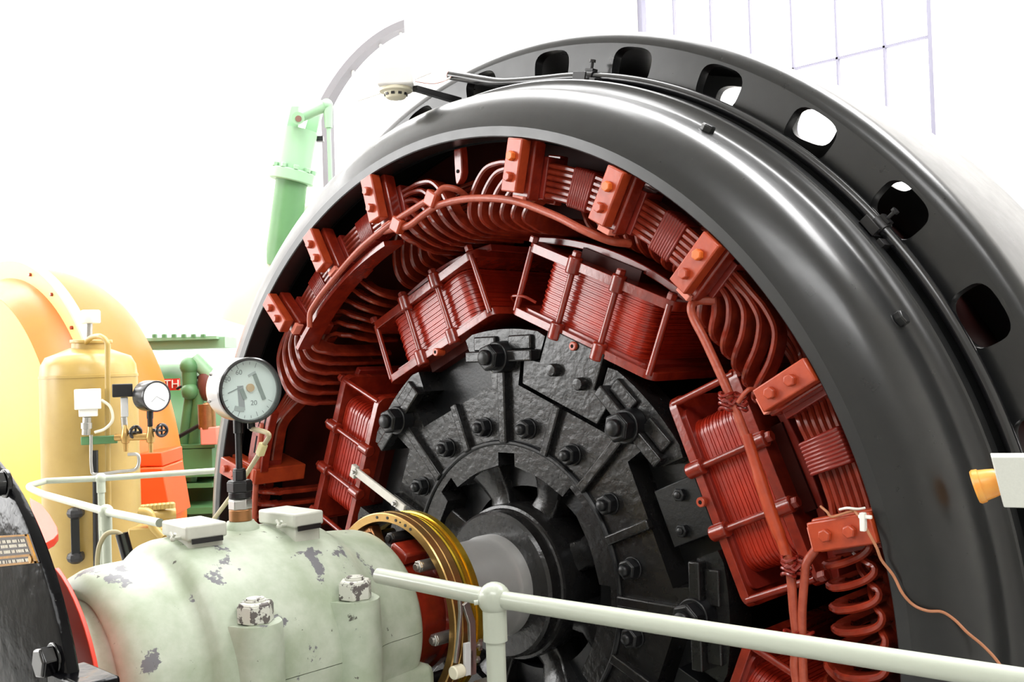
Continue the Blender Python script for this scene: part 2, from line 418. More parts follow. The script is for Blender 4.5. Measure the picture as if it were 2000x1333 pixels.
# laminated core, dark, and an unseen end cover added to keep it dark behind
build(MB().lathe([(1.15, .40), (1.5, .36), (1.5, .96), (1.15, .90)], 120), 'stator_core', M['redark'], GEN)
build(MB().lathe([(.02, .97), (1.5, .97), (1.5, .99), (.02, .99)], 60), 'rear_dark_cover', M['blackd'], GEN)
# bolts on the shield
for t, y, r in ((60.0, .17, 1.560), (33.2, .17, 1.560)):
    b = MB(); p = cp(r-.005, t, y); ax = cp(1, t, 0)
    b.cyl(p, p+ax*.008, .026, n=24); b.hexnut(p+ax*.008, ax, .034, .020)
    build(b, 'shield_bolt', M['black'], GEN, bevel=.0015)

# ---- windings. A conductor is a rounded flat bar swept along a path of (r, angle, y)
def bar_sweep(path, th=.0165, w=.058):
    pts = [cp(r, t, y) for r, t, y in path]; m = len(pts)
    T = [(pts[min(i+1, m-1)]-pts[max(i-1, 0)]).normalized() for i in range(m)]
    Y = V((0, 1, 0)); rr = []
    h, k = th/2, w/2; c = h*.55
    sec = [(-h, -k+c*1.2), (-h+c, -k), (h-c, -k), (h, -k+c*1.2), (h, k-c), (h-c, k), (-h+c, k), (-h, k-c)]
    for i in range(m):
        er = cp(1, path[i][1], 0)
        ww = Y-T[i]*Y.dot(T[i])
        ww = ww.normalized() if ww.length > .12 else (er-T[i]*er.dot(T[i])).normalized()
        n = T[i].cross(ww).normalized()
        rr.append([pts[i]+n*a+ww*b for a, b in sec])
    return MB().rings(rr)
def pol_crom(path, n=7):
    q = crom([V(p) for p in path], n); return [tuple(p) for p in q]
def hook(sgn, ts, rk, y, k, yb=.46):
    d = (rk-1.17)/.174; f = .45+.55*d
    return [(rk, ts-sgn*9.0*f, y), (rk, ts-sgn*6.6*f, y), (rk-.016*d, ts-sgn*4.0*f, y), (rk-.07*d, ts-sgn*1.9*f, y), (rk-.135*d, ts-sgn*.55*f, y+.004), (1.176, ts, y+.03), (1.160, ts+sgn*.2, y+.09), (1.158, ts+sgn*.3, y+.2), (1.158, ts+sgn*.3, yb)]
def coil_hook(sgn, ts, rk, y, yb=.46):         # the thick open loops low on the right
    return [(rk, ts-sgn*6.5, y), (rk, ts-sgn*4.2, y-.006), (rk+(1.338-rk)*.6, ts-sgn*2.8, y-.038), (1.342, ts-sgn*1.8, y-.058), (1.325, ts-sgn*.95, y-.062), (1.28, ts-sgn*.3, y-.06), (1.238, ts, y-.05), (1.214, ts, y-.02), (1.204, ts+sgn*.1, y+.05), (1.20, ts+sgn*.2, y+.2), (1.20, ts+sgn*.2, yb)]
GROUPS = {}
def coil_group(tc_, half, step=2.36, y0=.122, yR=None, yL=None, left=True, right=True, thick=False):
    root = None
    for k in range(6):
        rk = 1.2475+.0178*k
        tR = tc_+half-step*(5-k); tL = tc_-half+step*(5-k)
        path = []
        yr = y0 if yR is None else yR; yl = y0 if yL is None else yL
        if left: path += (coil_hook(-1, tL, rk, yl) if thick == 'left' else hook(-1, tL, rk, yl, k))[::-1]
        else: path += [(rk, tL, yl)]
        a, b = path[-1][1], (hook(1, tR, rk, yr, k)[0][1] if right else tR)
        if b-a > 3:
            for j in range(1, 12):
                u = j/12; su = u
                if yl != yr:
                    # layer change happens away from the middle
                    z = min(max((u-.25)/.35, 0), 1); z = z*z*(3-2*z); yy = yl+(yr-yl)*z
                else: yy = yl
                path.append((rk, a+(b-a)*u, yy))
        if right: path += coil_hook(1, tR, rk, yr) if thick is True else hook(1, tR, rk, yr, k)
        else: path += [(rk, tR, yr)]
        mb = bar_sweep(pol_crom(path, 5), .0172 if thick else .0165, .05 if thick else .058)
        if k == 0: root = build(mb, 'coil_group', M['redc'], GEN); 
        else: build(mb, 'conductor', M['redc'], root)
    GROUPS[tc_] = root
    return root
gA = coil_group(29.2, 29.2)
gB = coil_group(-31.2, 28.2)
gC = coil_group(62, 29.6, y0=.140, yL=.27, thick=True)
gD = coil_group(-62, 29.0, y0=.145, yR=.235, thick='left')
gE = coil_group(0, 29, y0=.30)
gF = coil_group(121, 29, y0=.122)

def frame_at(t):
    t = rad(t); return V((cos(t), 0, -sin(t))), V((sin(t), 0, cos(t)))     # tangential, radial
def loc_pt(t, u, r, y): a, e = frame_at(t); return a*u+e*r+V((0, y, 0))
def blk(mb, t, u0, u1, r0, r1, y0, y1):
    mb.hexa([loc_pt(t, u0, r0, y0), loc_pt(t, u1, r0, y0), loc_pt(t, u1, r1, y0), loc_pt(t, u0, r1, y0), loc_pt(t, u0, r0, y1), loc_pt(t, u1, r0, y1), loc_pt(t, u1, r1, y1), loc_pt(t, u0, r1, y1)]); return mb
def lacing(t, parent, wd=1.7, y=.122, n=9):
    mb = MB(); rr = []
    a0, a1 = t-wd, t+wd; segs = n*4
    for i in range(segs+1):
        tt = a0+(a1-a0)*i/segs; g = .0022*abs(sin(pi*n*i/segs)); r0, r1, ya, yb = 1.2345-g, 1.3475+g, y-.032-g, y+.033
        rr.append([cp(r0+.006, tt, ya), cp(r1-.006, tt, ya), cp(r1, tt, ya+.006), cp(r1, tt, yb), cp(r0, tt, yb), cp(r0, tt, ya+.006)])
    mb.rings(rr); return build(mb, 'lacing', M['redw'], parent, smooth=50)
for t in (21.8, 36.8): lacing(t, gA)
for t in (-23.2, -38.2): lacing(t, gB)
lacing(68.2, gC, 1.9)

def clamp(t, big=False, y=0.0):
    w = .030 if not big else .034
    c = build(blk(MB(), t, -w, w, 1.243, 1.398, y-.012, y+.028), 'winding_clamp', M['redo'], GEN, bevel=.004)
    m2 = MB(); blk(m2, t, -w-.004, w+.006, 1.226, 1.402, y+.04, y+.088); build(m2, 'clamp_bar', M['red'] if not big else M['redo'], c, bevel=.006)
    m2 = MB(); blk(m2, t, -w+.004, w-.002, 1.222, 1.37, y+.165, y+.20); build(m2, 'clamp_bar', M['red'], c, bevel=.004)
    m2 = MB(); blk(m2, t, -w+.004, w+.02, 1.234, 1.36, y+.088, y+.162); build(m2, 'insulating_sleeve', M['redw'], c, bevel=.003)
    m2 = MB(); blk(m2, t, -w+.012, w-.004, 1.219, 1.236, y+.028, y+.06); build(m2, 'insulating_pad', M['pink'], c, bevel=.002)
    for r in (1.346, 1.286):
        b = MB(); p = loc_pt(t, 0, r, y-.012); ax = (0, -1, 0)
        b.hexnut(p, ax, .026, .016, rot=.4); b.cyl(p, p+V((0, .06, 0)), .009)
        build(b, 'clamp_bolt', M['orb'] if t > 10 and r > 1.3 and t < 50 else M['redo'], c, bevel=.0015)
    return c
for t in (13.6, 29.6, 44.3): clamp(t)
for t in (-15.3, -30.9, -45.5): clamp(t)
clamp(61.0); clamp(76.3, True); cD = clamp(-76.0, True)
build(blk(MB(), -76.0, -.030, .034, 1.205, 1.372, .03, .265), 'terminal_tray', M['redo'], cD, bevel=.005)
# insulation strip along the left windings, a support lug at the top
b = MB(); b.rings([[cp(1.168, t, .04), cp(1.185, t, .04), cp(1.198, t, .13), cp(1.18, t, .13)] for t in [-48+i for i in range(32)]]); build(b, 'insulation_strip', M['red'], GEN)
b = MB()
for u0, u1, r0, r1 in ((-.02, .02, 1.315, 1.43),): b.rings([[loc_pt(-1.2, -.006*k, r, .085), loc_pt(-1.2, .028*k, r, .085), loc_pt(-1.2, .034*k, r, .11), loc_pt(-1.2, -.006*k, r, .11)] for r, k in ((1.285, .25), (1.30, .75), (1.32, 1), (1.38, 1), (1.45, .8))])
lug = build(b, 'support_lug', M['red'], GEN, bevel=.003)
build(MB().cyl(loc_pt(-1.2, .010, 1.325, .0855), loc_pt(-1.2, .010, 1.325, .083), .006), 'bolt_hole', M['blackd'], lug)
# wide strap with slots behind the gauge (wrapped bars of the left group)
b = MB(); b.rings([[cp(1.20, t, .05), cp(1.30, t, .05), cp(1.30, t, .085), cp(1.20, t, .085)] for t in [-63-i for i in range(13)]])
sb = build(b, 'slotted_strap', M['red'], GEN, bevel=.003)
for t in (-65.5, -70.5):
    for r in (1.228, 1.262): build(MB().rings([[cp(r-.005, t+d, .0495), cp(r+.005, t+d, .0495), cp(r+.005, t+d, .06), cp(r-.005, t+d, .06)] for d in (-1.6, -.8, 0, .8, 1.6)]), 'slot', M['blackd'], sb)
# red lead cables
def lead(pts, r=.0105, name='lead_cable', m='redl', parent=GEN, n=8): return build(MB().tube(crom(pts, n), r, 12), name, M[m], parent, smooth=60)
Bp = [(605, 640), (606, 612), (618, 590), (640, 560), (700, 490), (760, 440), (810, 407), (850, 382), (880, 368), (912, 375), (925, 382)]
lead([aty(x, y, .02) for x, y in Bp[:-3]]+[aty(868, 367, .03), aty(895, 372, .06), aty(915, 388, .12)])
Ap = [(750, 452), (770, 447), (800, 440), (832, 416), (860, 400), (920, 388), (1000, 392), (1080, 420), (1140, 450), (1190, 473), (1225, 476)]
cA = lead([aty(x, y, .03) for x, y in Ap[:-2]]+[aty(1190, 470, .06), aty(1230, 476, .12)], r=.0115)
for (x, y) in ((773, 437), (840, 386)):
    p = aty(x, y, .022); q = aty(x+18, y+12, .022); d = (q-p).normalized()
    nrm = V((0, -1, 0)); s = d.cross(nrm)
    R = Matrix((d, nrm, s)).transposed()
    build(MB().box(p+d*.012, (.05, .03, .05), R), 'cable_tie', M['redo'], cA, bevel=.006)
cR = lead([aty(1395, 588, .1), aty(1362, 588, .07), aty(1350, 600, .05)]+[aty(x, y, .05) for x, y in ((1356, 625), (1380, 672), (1430, 785), (1480, 920), (1507, 1010), (1535, 1075), (1544, 1120), (1550, 1190), (1556, 1250), (1552, 1300), (1558, 1345))], r=.0115)
lead([aty(1592, 1075, .06), aty(1575, 1100, .05), aty(1572, 1125, .05), aty(1567, 1190, .05), aty(1567, 1250, .05), aty(1570, 1345, .05)], r=.0105)
build(MB().tube(crom([aty(x, y, .047) for x, y in ((1458, 850), (1475, 905), (1503, 995), (1528, 1062), (1535, 1085))], 6), [.014]*8+[.016]*9+[.013]*8, 12), 'cable_wrap', M['redo'], cR)
for (x, y) in ((1555, 1107), (1560, 1252), (1432, 785)):
    c = aty(x, y, .05); b = MB()
    for s in (-1, 1):
        for k in range(4):
            b.tube([c+RT*(.018*s+.016*cos(a))+UP*(.012*(k-1.5)+.004*sin(a*2+k))+FW*(.016*sin(a)) for a in [2*pi*i/16 for i in range(16)]], .004, 6, True)
    b.tube([c+RT*(-.03+.006*i)+UP*(.006*sin(i*1.3)) - FW*.014 for i in range(11)], .005, 6); build(b, 'cord_knot', M['redw'], cR)
lead([aty(1440, 788, .04), aty(1462, 762, .06), aty(1480, 765, .09)], r=.006)
lead([aty(513, 828, .05), aty(506, 890, .05), aty(499, 960, .05), aty(496, 1035, .05), aty(494, 1100, .05)], r=.012)

# ================================================================== ROTOR
ROT = thing('generator_rotor', (0, .4, -1.12), 'black iron rotor with red wound poles and steel shaft inside the black ring', 'rotor')
def slot_poly(tc_):
    # dovetail slot in the spider end plate, in (tangential, radial)
    return [(.135, .83), (.135, .725), (.212, .718), (.190, .612), (-.190, .612), (-.212, .718), (-.135, .725), (-.135, .83)]
poly = []
for i in range(8):
    tb = 45*i                                  # a big bolt stands at each multiple of 45
    # ear of the plate between two slots
    for k in range(9):
        t = tb-10.5+21*k/8; poly.append((.822*sin(rad(t)), .822*cos(rad(t))))
    a, e = frame_at(tb+22.5)
    for u, r in slot_poly(0)[::-1]:
        p = a*u+e*min(r, .80); poly.append((p.x, p.z))
build(MB().plate(poly, [[(.43*sin(rad(3*i)), .43*cos(rad(3*i))) for i in range(120)]], .25, .36), 'spider_plate', M['iron'], ROT, smooth=30)
build(MB().lathe([(.30, .34), (.80, .345), (.80, .9), (.30, .9)], 64), 'spider_drum', M['irond'], ROT)
for i in range(8):
    tb = 45*i
    if abs(((tb+180) % 360)-180) > 140: continue
    b = MB(); blk(b, tb, -.016, .016, .45, .70, .226, .255); blk(b, tb, -.15, .15, .715, .752, .214, .255)
    blk(b, tb, -.13, -.03, .752, .80, .236, .255); blk(b, tb, .03, .13, .752, .80, .236, .255)
    build(b, 'stiffening_rib', M['iron'], ROT, bevel=.005)
    p = loc_pt(tb, 0, .73, .25); ax = V((0, -1, 0)); b = MB()
    b.cyl(p, p+ax*.045, .054, .05, n=32); b.hexnut(p+ax*.045, ax, .078, .042, rot=.3); b.spin(p+ax*.087, ax, [(0, .026), (.012, .025), (.018, .018), (.02, .006)], 20)
    build(b, 'tie_bolt', M['irond'], ROT, bevel=.003)
    b = MB(); blk(b, tb+22.5, -.015, .015, .45, .62, .228, .255); build(b, 'stiffening_rib', M['iron'], ROT, bevel=.005)
for i in range(16):
    t = 11.25+22.5*i
    if abs(((t+180) % 360)-180) > 130: continue
    p = loc_pt(t, 0, .508, .25); ax = V((0, -1, 0)); b = MB()
    b.cyl(p, p+ax*.006, .034, n=24); b.hexnut(p+ax*.006, ax, .054, .032, rot=.5+i); b.spin(p+ax*.038, ax, [(0, .018), (.010, .017), (.016, .012), (.018, .003)], 18)
    build(b, 'hub_bolt', M['irond'], ROT, bevel=.002)
# raised hub ring with square notches
poly = []; inner = []
for i in range(8):
    tb = 45*i
    for k in range(8): t = tb+45*k/8; poly.append((.453*sin(rad(t)), .453*cos(rad(t))))
for i in range(8):
    tb = 45*i; a, e = frame_at(tb)
    for u, r in ((-.037, .375), (-.037, .418), (.037, .418), (.037, .375)):
        p = a*u+e*r; inner.append((p.x, p.z))
    for k in range(1, 6):
        t = tb+7+31*k/6; inner.append((.372*sin(rad(t)), .372*cos(rad(t))))
po2 = []
for i in range(96): t = 360*i/96; po2.append((.447*sin(rad(t)), .447*cos(rad(t))))
build(MB().plate(po2, [inner], .243, .36), 'hub_ring', M['iron'], ROT, smooth=30)
build(MB().lathe([(.444, .26), (.444, .240), (.449, .236), (.456, .236), (.460, .241), (.460, .26)], 120), 'hub_rim', M['irond'], ROT)
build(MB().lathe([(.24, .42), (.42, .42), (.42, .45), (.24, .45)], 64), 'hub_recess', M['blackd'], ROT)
for i in range(8):
    b = MB(); t = 22.5+45*i
    b.rings([[loc_pt(t, -w, r, y), loc_pt(t, -w*.5, r, y-.012), loc_pt(t, w*.5, r, y-.012), loc_pt(t, w, r, y), loc_pt(t, w, r, .43), loc_pt(t, -w, r, .43)] for r, w, y in ((.235, .05, .30), (.28, .045, .315), (.33, .055, .30), (.385, .075, .275))])
    build(b, 'hub_spoke', M['iron'], ROT, bevel=.006)
build(MB().lathe([(.02, .178), (.225, .178), (.234, .187), (.234, .228), (.238, .234), (.247, .236), (.25, .245), (.25, .30), (.24, .44), (.02, .44)], 96), 'hub_flange', M['iron'], ROT, smooth=30)
build(MB().lathe([(.02, -1.3), (.15, -1.3), (.15, -.3), (.152, .0), (.156, .12), (.160, .135), (.162, .14), (.162, .178), (.02, .178)], 96), 'shaft', M['shaft'], ROT, smooth=30)

def rbox_poly(a, b, r, n=5):
    out = []
    for cx, cy, t0 in ((a-r, b-r, 0), (-a+r, b-r, 90), (-a+r, -b+r, 180), (a-r, -b+r, 270)):
        for k in range(n+1): t = rad(t0+90*k/n); out.append((cx+r*cos(t), cy+r*sin(t)))
    return out
def pole(t, key):
    def f(r): return lambda u, v: loc_pt(t, u, r, v)
    # coil: a rounded block of flat turns, narrow grooves between the layers
    mb = MB(); yc, hy = .57, .305; rr = []
    lay = 26; r0, r1 = .857, 1.032
    for i in range(lay):
        ra = r0+(r1-r0)*i/lay; rb = r0+(r1-r0)*(i+1)/lay; j = .0009*((i*7) % 5)
        for r, g in ((ra, .0009), (ra+.0008, 0), (rb-.0008, 0), (rb, .0009)):
            rr.append([loc_pt(t, u, r, yc+v) for u, v in rbox_poly(.222-g-j, hy-g-j, .05, 6)])
    coil = build(mb.rings(rr), 'pole_winding', M['redp'], ROT, smooth=40)
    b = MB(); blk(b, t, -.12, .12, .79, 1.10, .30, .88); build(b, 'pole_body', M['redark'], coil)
    fl = []
    for ra, rb, nm in ((1.034, 1.064, 'outer_flange'), (.822, .848, 'inner_flange')):
        b = MB(); po = [(u, .575+v) for u, v in rbox_poly(.302, .335, .035, 5)]
        b.prism(po, f(ra), f(rb)); s = -1 if nm[0] == 'i' else 1
        build(b, nm, M['red'], coil, bevel=.008, seg=3)
        for u in (-.09, .09):
            b = MB(); rc = (ra+rb)/2
            b.cyl(loc_pt(t, u, rc-.028, .243), loc_pt(t, u, rc+.028, .243), .023, n=20); b.box((0, 0, 0), (0, 0, 0)) if False else None
            build(b, 'boss', M['red'], coil, bevel=.005)
        if nm[0] == 'o':
            for u in (-.282, -.09, .09, .282):
                b = MB(); e = frame_at(t)[1]; p = loc_pt(t, u, rb, .25 if abs(u) > .2 else .243)
                if abs(u) < .2: p += e*.008
                b.hexnut(p, e, .028, .022); build(b, 'rod_nut', M['red'], coil, bevel=.0015)
    # inner insulation collar peeking over the lower flange
    b = MB(); b.prism([(u, .575+v) for u, v in rbox_poly(.262, .322, .03, 4)], f(.848), f(.858)); build(b, 'insulation_collar', M['redw'], coil)
    for u in (-.282, -.09, .09, .282):
        y = .25 if abs(u) > .2 else .243
        build(MB().cyl(loc_pt(t, u, .835, y), loc_pt(t, u, 1.05, y), .0105, n=14), 'tie_rod', M['red'], coil)
    b = MB(); p = loc_pt(t, 0, .818, .232); b.spin(p+V((0, .03, 0)), (0, -1, 0), [(0, .014), (.034, .014), (.036, .012), (.036, .006), (.028, .005)], 20); nz = build(b, 'nozzle', M['redo'], coil)
    build(MB().cyl(p+V((0, .002, 0)), p+V((0, -.0065, 0)), .0052, n=14), 'bore', M['blackd'], coil)
    b = MB(); b.rings([[cp(1.098, t+a, .31), cp(1.122, t+a, .31), cp(1.122, t+a, .88), cp(1.098, t+a, .88)] for a in [-17+34*i/20 for i in range(21)]]); build(b, 'pole_shoe', M['redw'], coil, bevel=.003)
    e = .004
    if key == 'dovetail':
        po = [(.118, .835), (.118, .722), (.186, .708), (.165, .630), (-.165, .630), (-.186, .708), (-.118, .722), (-.118, .835)]
        kp = build(MB().prism(po, lambda u, r: loc_pt(t, u, r, .236), lambda u, r: loc_pt(t, u, r, .33)), 'dovetail_key', M['iron'], ROT, bevel=.003)
        for u in (-.045, .07):
            p = loc_pt(t, u, .722, .236); b = MB(); b.spin(p, (0, -1, 0), [(-.01, .021), (.022, .020), (.026, .017), (.027, .004)], 22); build(b, 'key_pin', M['iron'], kp)
    elif key == 'plate':
        kp = build(blk(MB(), t, -.084, .086, .648, .80, .272, .335), 'dovetail_key', M['irond'], ROT, bevel=.003)
        for u in (-.045, .05):
            p = loc_pt(t, u, .735 if u < 0 else .70, .272); b = MB(); b.hexnut(p, (0, -1, 0), .034, .018); b.spin(p+V((0, -.018, 0)), (0, -1, 0), [(0, .011), (.004, .010), (.006, .004)], 14); build(b, 'key_bolt', M['irond'], kp, bevel=.001)
    return coil
pole(22.5, 'dovetail'); pole(67.5, 'plate'); pole(-22.5, None); pole(-67.5, None); pole(112.5, 'plate')
# small thin lead wire bracket between the poles
build(MB().tube(crom([loc_pt(0, .02, .90, .30), loc_pt(0, .045, .925, .25), loc_pt(0, .10, .922, .245), loc_pt(0, .14, .90, .26)], 6), .005, 8), 'pole_link', M['red'], ROT)
# slip rings and their carrier
b = MB().lathe([(.262, -.265), (.284, -.265), (.287, -.262), (.287, -.240), (.2845, -.238), (.287, -.236), (.287, -.214), (.262, -.214)], 128)
sr = build(b, 'slip_ring', M['brass'], ROT, smooth=30)
for t in (-8, 2, 10, 14, 19, 24): build(MB().cyl(cp(.274, t, -.2645), cp(.274, t, -.2665), .0045 if t != 14 else .0025, n=12), 'rivet', M['dark'], sr)
b = MB().lathe([(.258, -.196), (.272, -.196), (.276, -.193), (.276, -.187), (.272, -.185), (.276, -.183), (.277, -.176), (.272, -.174), (.281, -.171), (.281, -.152), (.258, -.152)], 128)
build(b, 'slip_ring', M['brassy'], ROT, smooth=30)
build(MB().lathe([(.255, -.216), (.268, -.216), (.268, -.190), (.255, -.190)], 96), 'insulating_ring', M['dark'], ROT)
build(MB().lathe([(.15, -.335), (.180, -.335), (.190, -.328), (.192, -.30), (.182, -.29), (.178, -.20), (.186, -.19), (.186, -.16), (.15, -.16)], 96), 'ring_carrier', M['red'], ROT, smooth=30)
for t in (-25, 12, 47, 100, 140, -70):
    b = MB(); p = cp(.226, t, 0)
    b.cyl(cp(.226, t, -.285), cp(.226, t, -.16), .017, n=16); b.cyl(cp(.226, t, -.298), cp(.226, t, -.285), .010, n=12); b.hexnut(cp(.226, t, -.278), (0, -1, 0), .03, .014)
    build(b, 'ring_stud', M['steel'] if t in (100, 47) else M['dark'], ROT, bevel=.001)
b = MB(); blk(b, 26, -.035, .035, .185, .222, -.30, -.21); build(b, 'carrier_block', M['red'], ROT, bevel=.008)
b = MB(); blk(b, -28, -.03, .03, .19, .258, -.25, -.21); build(b, 'carrier_block', M['bronze'], ROT, bevel=.008)
p0, p1 = aty(695, 921, .205), aty(786, 992, .19); d = (p1-p0).normalized(); nn = d.cross(V((0, -1, 0))).normalized(); R = Matrix((d, V((0, 1, 0)), nn)).transposed()
st = build(MB().box((p0+p1)/2, ((p1-p0).length+.03, .012, .032), R), 'connecting_strap', M['offw'], ROT, bevel=.003)
build(MB().box(p0+nn*.004-d*.008, (.03, .02, .05), R), 'strap_lug', M['offw'], st, bevel=.004)
for q in (p0+d*.005, p1-d*.035): build(MB().cyl(q+V((0, .0, 0)), q+V((0, -.012, 0)), .012, n=14).cyl(q+V((0, -.012, 0)), q+V((0, -.022, 0)), .007, n=10), 'strap_screw', M['steel'], st, bevel=.001)

# ================================================================== BRUSH HOLDER
BH = thing('brush_holder', (.28, -.2, -.3), 'grey metal brush holder arm standing against the brass slip rings', 'brush holder')
def xa(a, b): return atx(a, b, .315)
def strip(name, pts, w, m, th=.010):
    pts = [xa(*p) for p in pts]; rr = []
    for i, p in enumerate(pts):
        t = (pts[min(i+1, len(pts)-1)]-pts[max(i-1, 0)]).normalized(); s = t.cross(V((1, 0, 0))).normalized()
        rr.append([p+s*w, p+s*w+V((th, 0, 0)), p-s*w+V((th, 0, 0)), p-s*w])
    return build(MB().rings(rr), name, m, BH, bevel=.001)
strip('brush_arm', [(893, 1140), (897, 1195), (893, 1245), (887, 1295)], .004, M['steel'])
strip('brush_arm', [(906, 1178), (918, 1215), (920, 1270), (920, 1318)], .011, M['steel'])
strip('brush_arm', [(912, 1255), (912, 1285), (913, 1318)], .015, M['lightp'])
c = xa(896, 1312); build(MB().cyl(c-V((0, .022, 0)), c+V((0, .012, 0)), .018), 'knob', M['ivory'], BH, bevel=.003)
for (x, y) in ((932, 1262), (928, 1290)):
    c = xa(x, y); b = MB(); b.cyl(c-V((0, .025, 0)), c+V((0, .012, 0)), .0045, n=10); b.hexnut(c+V((0, .004, 0)), (0, 1, 0), .017, .009)
    if y < 1270: b.box(c+V((0, .012, 0)), (.004, .012, .03))
    build(b, 'wing_screw', M['steel'], BH)
build(MB().box((.32, -.2, -.26), (.03, .05, .22)), 'holder_base', M['steel'], BH, bevel=.004)

# ================================================================== BEARING
BEA = thing('bearing_housing', (0, -.75, FLOOR), 'pale green bearing housing with chipped paint in front of the rotor', 'bearing')
bp = [(.155, -.320), (.19, -.322), (.215, -.327), (.235, -.337), (.247, -.352), (.253, -.372), (.258, -.42), (.261, -.468), (.267, -.492), (.279, -.515), (.292, -.533), (.301, -.553), (.306, -.59), (.310, -.70), (.312, -.86), (.312, -.915), (.311, -.945), (.307, -.962), (.298, -.974), (.285, -.984), (.277, -.993), (.2735, -1.01), (.272, -1.09), (.268, -1.118), (.259, -1.140), (.246, -1.157), (.232, -1.167), (.222, -1.169), (.213, -1.163), (.206, -1.157), (.201, -1.163), (.199, -1.175), (.198, -1.25), (.155, -1.25)]
build(MB().lathe(bp, 72, -89.75, 89.75), 'bearing_cap', M['pale'], BEA, smooth=50)
build(MB().lathe(bp, 72, 90.1, 269.9), 'bearing_base', M['pale'], BEA, smooth=50)
build(MB().box((0, -.75, -.99), (.5, .9, 1.8)), 'pedestal', M['pale'], BEA, bevel=.03)
def boss(y):
    # vertical stud boss flaring into the cap
    b = MB(); cx = .292; R = .061
    out = [(.16, y-.15), (.215, y-.115), (.25, y-.078)]+[(cx+R*cos(rad(a)), y+R*sin(rad(a))) for a in range(-75, 76, 15)]+[(.25, y+.078), (.215, y+.115), (.16, y+.15)]
    rr = []
    for z, k in ((-.52, 1), (.0, 1), (.10, .985), (.136, .96), (.143, .93)):
        rr.append([V((cx+(x-cx)*(k if x > .26 else 1), y+(yy-y)*(k if x > .2 else .9), z-(.0 if x > .24 else .02 if z > .1 else 0))) for x, yy in out])
    return build(b.rings(rr), 'stud_boss', M['pale'], BEA, smooth=60)
for y in (-.879, -.597):
    bo = boss(y); b = MB(); p = V((.288, y, .143)); up = V((0, 0, 1))
    b.hexnut(p, up, .074, .046, rot=.25)
    nut = build(b, 'hex_nut', M['palen'], bo, bevel=.002)
    build(MB().spin(p+up*.046, up, [(-.02, .024), (.004, .024), (.0045, .021), (.008, .0205), (.009, .004)], 28), 'stud_end', M['palen'], bo)
    # seam where cap and base meet on the boss
def lid(c, ang, sx, sy, lab):
    R = Matrix.Rotation(ang, 3, 'Z'); c = V(c)
    o = build(MB().box(c, (sx, sy, .036), R), 'oil_lid', M['palel'], BEA, bevel=.006, seg=3)
    build(MB().box(c+V((0, 0, -.03)), (sx*.9, sy*.84, .06), R), 'lid_neck', M['palel'], o, bevel=.004)
    q = c+R @ V((sx/2+.002, -sy/2+.035, -.008)); q = c+R @ V((sx*.28, -sy/2-.006, -.012))
    b = MB(); b.cyl(q+V((0, .01, 0)), q+V((0, -.014, 0)), .004, n=10); b.ball(q+V((0, -.014, 0)), .007, 10)
    b.tube([q+V((-.012, -.014, .014)), q+V((0, -.014, .003)), q+V((.012, -.014, .014))], .0035, 8); build(b, 'wing_nut', M['palel'], o)
    b = MB()
    q = c+R @ V((sx/2+.001, 0, -.02))
    b.box(q, (.004, sy*.75, .012), R); build(b, 'lid_shadow_strip', M['dark'], o)  # dark strip painting in the contact shadow under the lid's end
lid((.030, -.885, .333), -.10, .152, .104, '')
lid((.062, -.628, .330), 0.0, .165, .092, '')
# socket for the thermometer
b = MB(); b.spin((0, -.738, .295), (0, 0, 1), [(0, .05), (.02, .046), (.03, .036), (.034, .034)], 32); build(b, 'thermometer_boss', M['pale'], BEA)

# dial thermometer
G0 = V((0, -.738, .329))
TH = thing('dial_thermometer', G0, 'round chrome dial thermometer on a black stem standing on the bearing', 'gauge')
Z = V((0, 0, 1))
build(MB().cyl(G0, G0+Z*.030, .029, n=28), 'copper_sleeve', M['bronze'], TH, bevel=.002)
build(MB().hexnut(G0+Z*.030, Z, .052, .028), 'lower_nut', M['steel'], TH, bevel=.002)
build(MB().cyl(G0+Z*.058, G0+Z*.075, .029, n=28).hexnut(G0+Z*.075, Z, .056, .030), 'union_nut', M['dark'], TH, bevel=.002)
build(MB().hexnut(G0+Z*.103, Z, .030, .032), 'upper_nut', M['dark'], TH, bevel=.002)
build(MB().cyl(G0+Z*.132, G0+Z*.235, .0085, n=16).cyl(G0+Z*.225, G0+Z*.265, .012, n=12), 'stem', M['dark'], TH, bevel=.001)
GC = V((.040, -.722, .664)); gx = V((.985, -.16, -.03)).normalized(); RG = .083
case = build(MB().spin(GC-gx*.104, gx, [(0, .070), (.001, .078), (.006, RG-.001), (.012, RG), (.094, RG), (.094, RG-.006), (.085, RG-.008), (.084, .004)], 64), 'case', M['chrome'], TH)
build(MB().spin(GC-gx*.012, gx, [(0, RG), (0, RG+.002), (.012, RG+.002), (.015, RG-.001), (.015, RG-.006), (0, RG-.007)], 64, caps=False), 'bezel', M['bakelite'], TH)
gs = V((0, 0, 1)).cross(gx).normalized(); gu = gx.cross(gs)
def gp(u, v, d=0): return GC+gs*u+gu*v+gx*d
dial = build(MB().cyl(gp(0, 0, -.019), gp(0, 0, -.016), .0775, n=56), 'dial', M['dial'], TH)
def gbar(u0, v0, u1, v1, w, m, name, d=-.013, par=dial):
    a, b_ = V((u0, v0)), V((u1, v1)); t = (b_-a).normalized(); s = V((-t.y, t.x))*w
    q = [a+s, b_+s, b_-s, a-s]
    return build(MB().hexa([gp(p.x, p.y, d) for p in q]+[gp(p.x, p.y, d-.002) for p in q]), name, m, par)
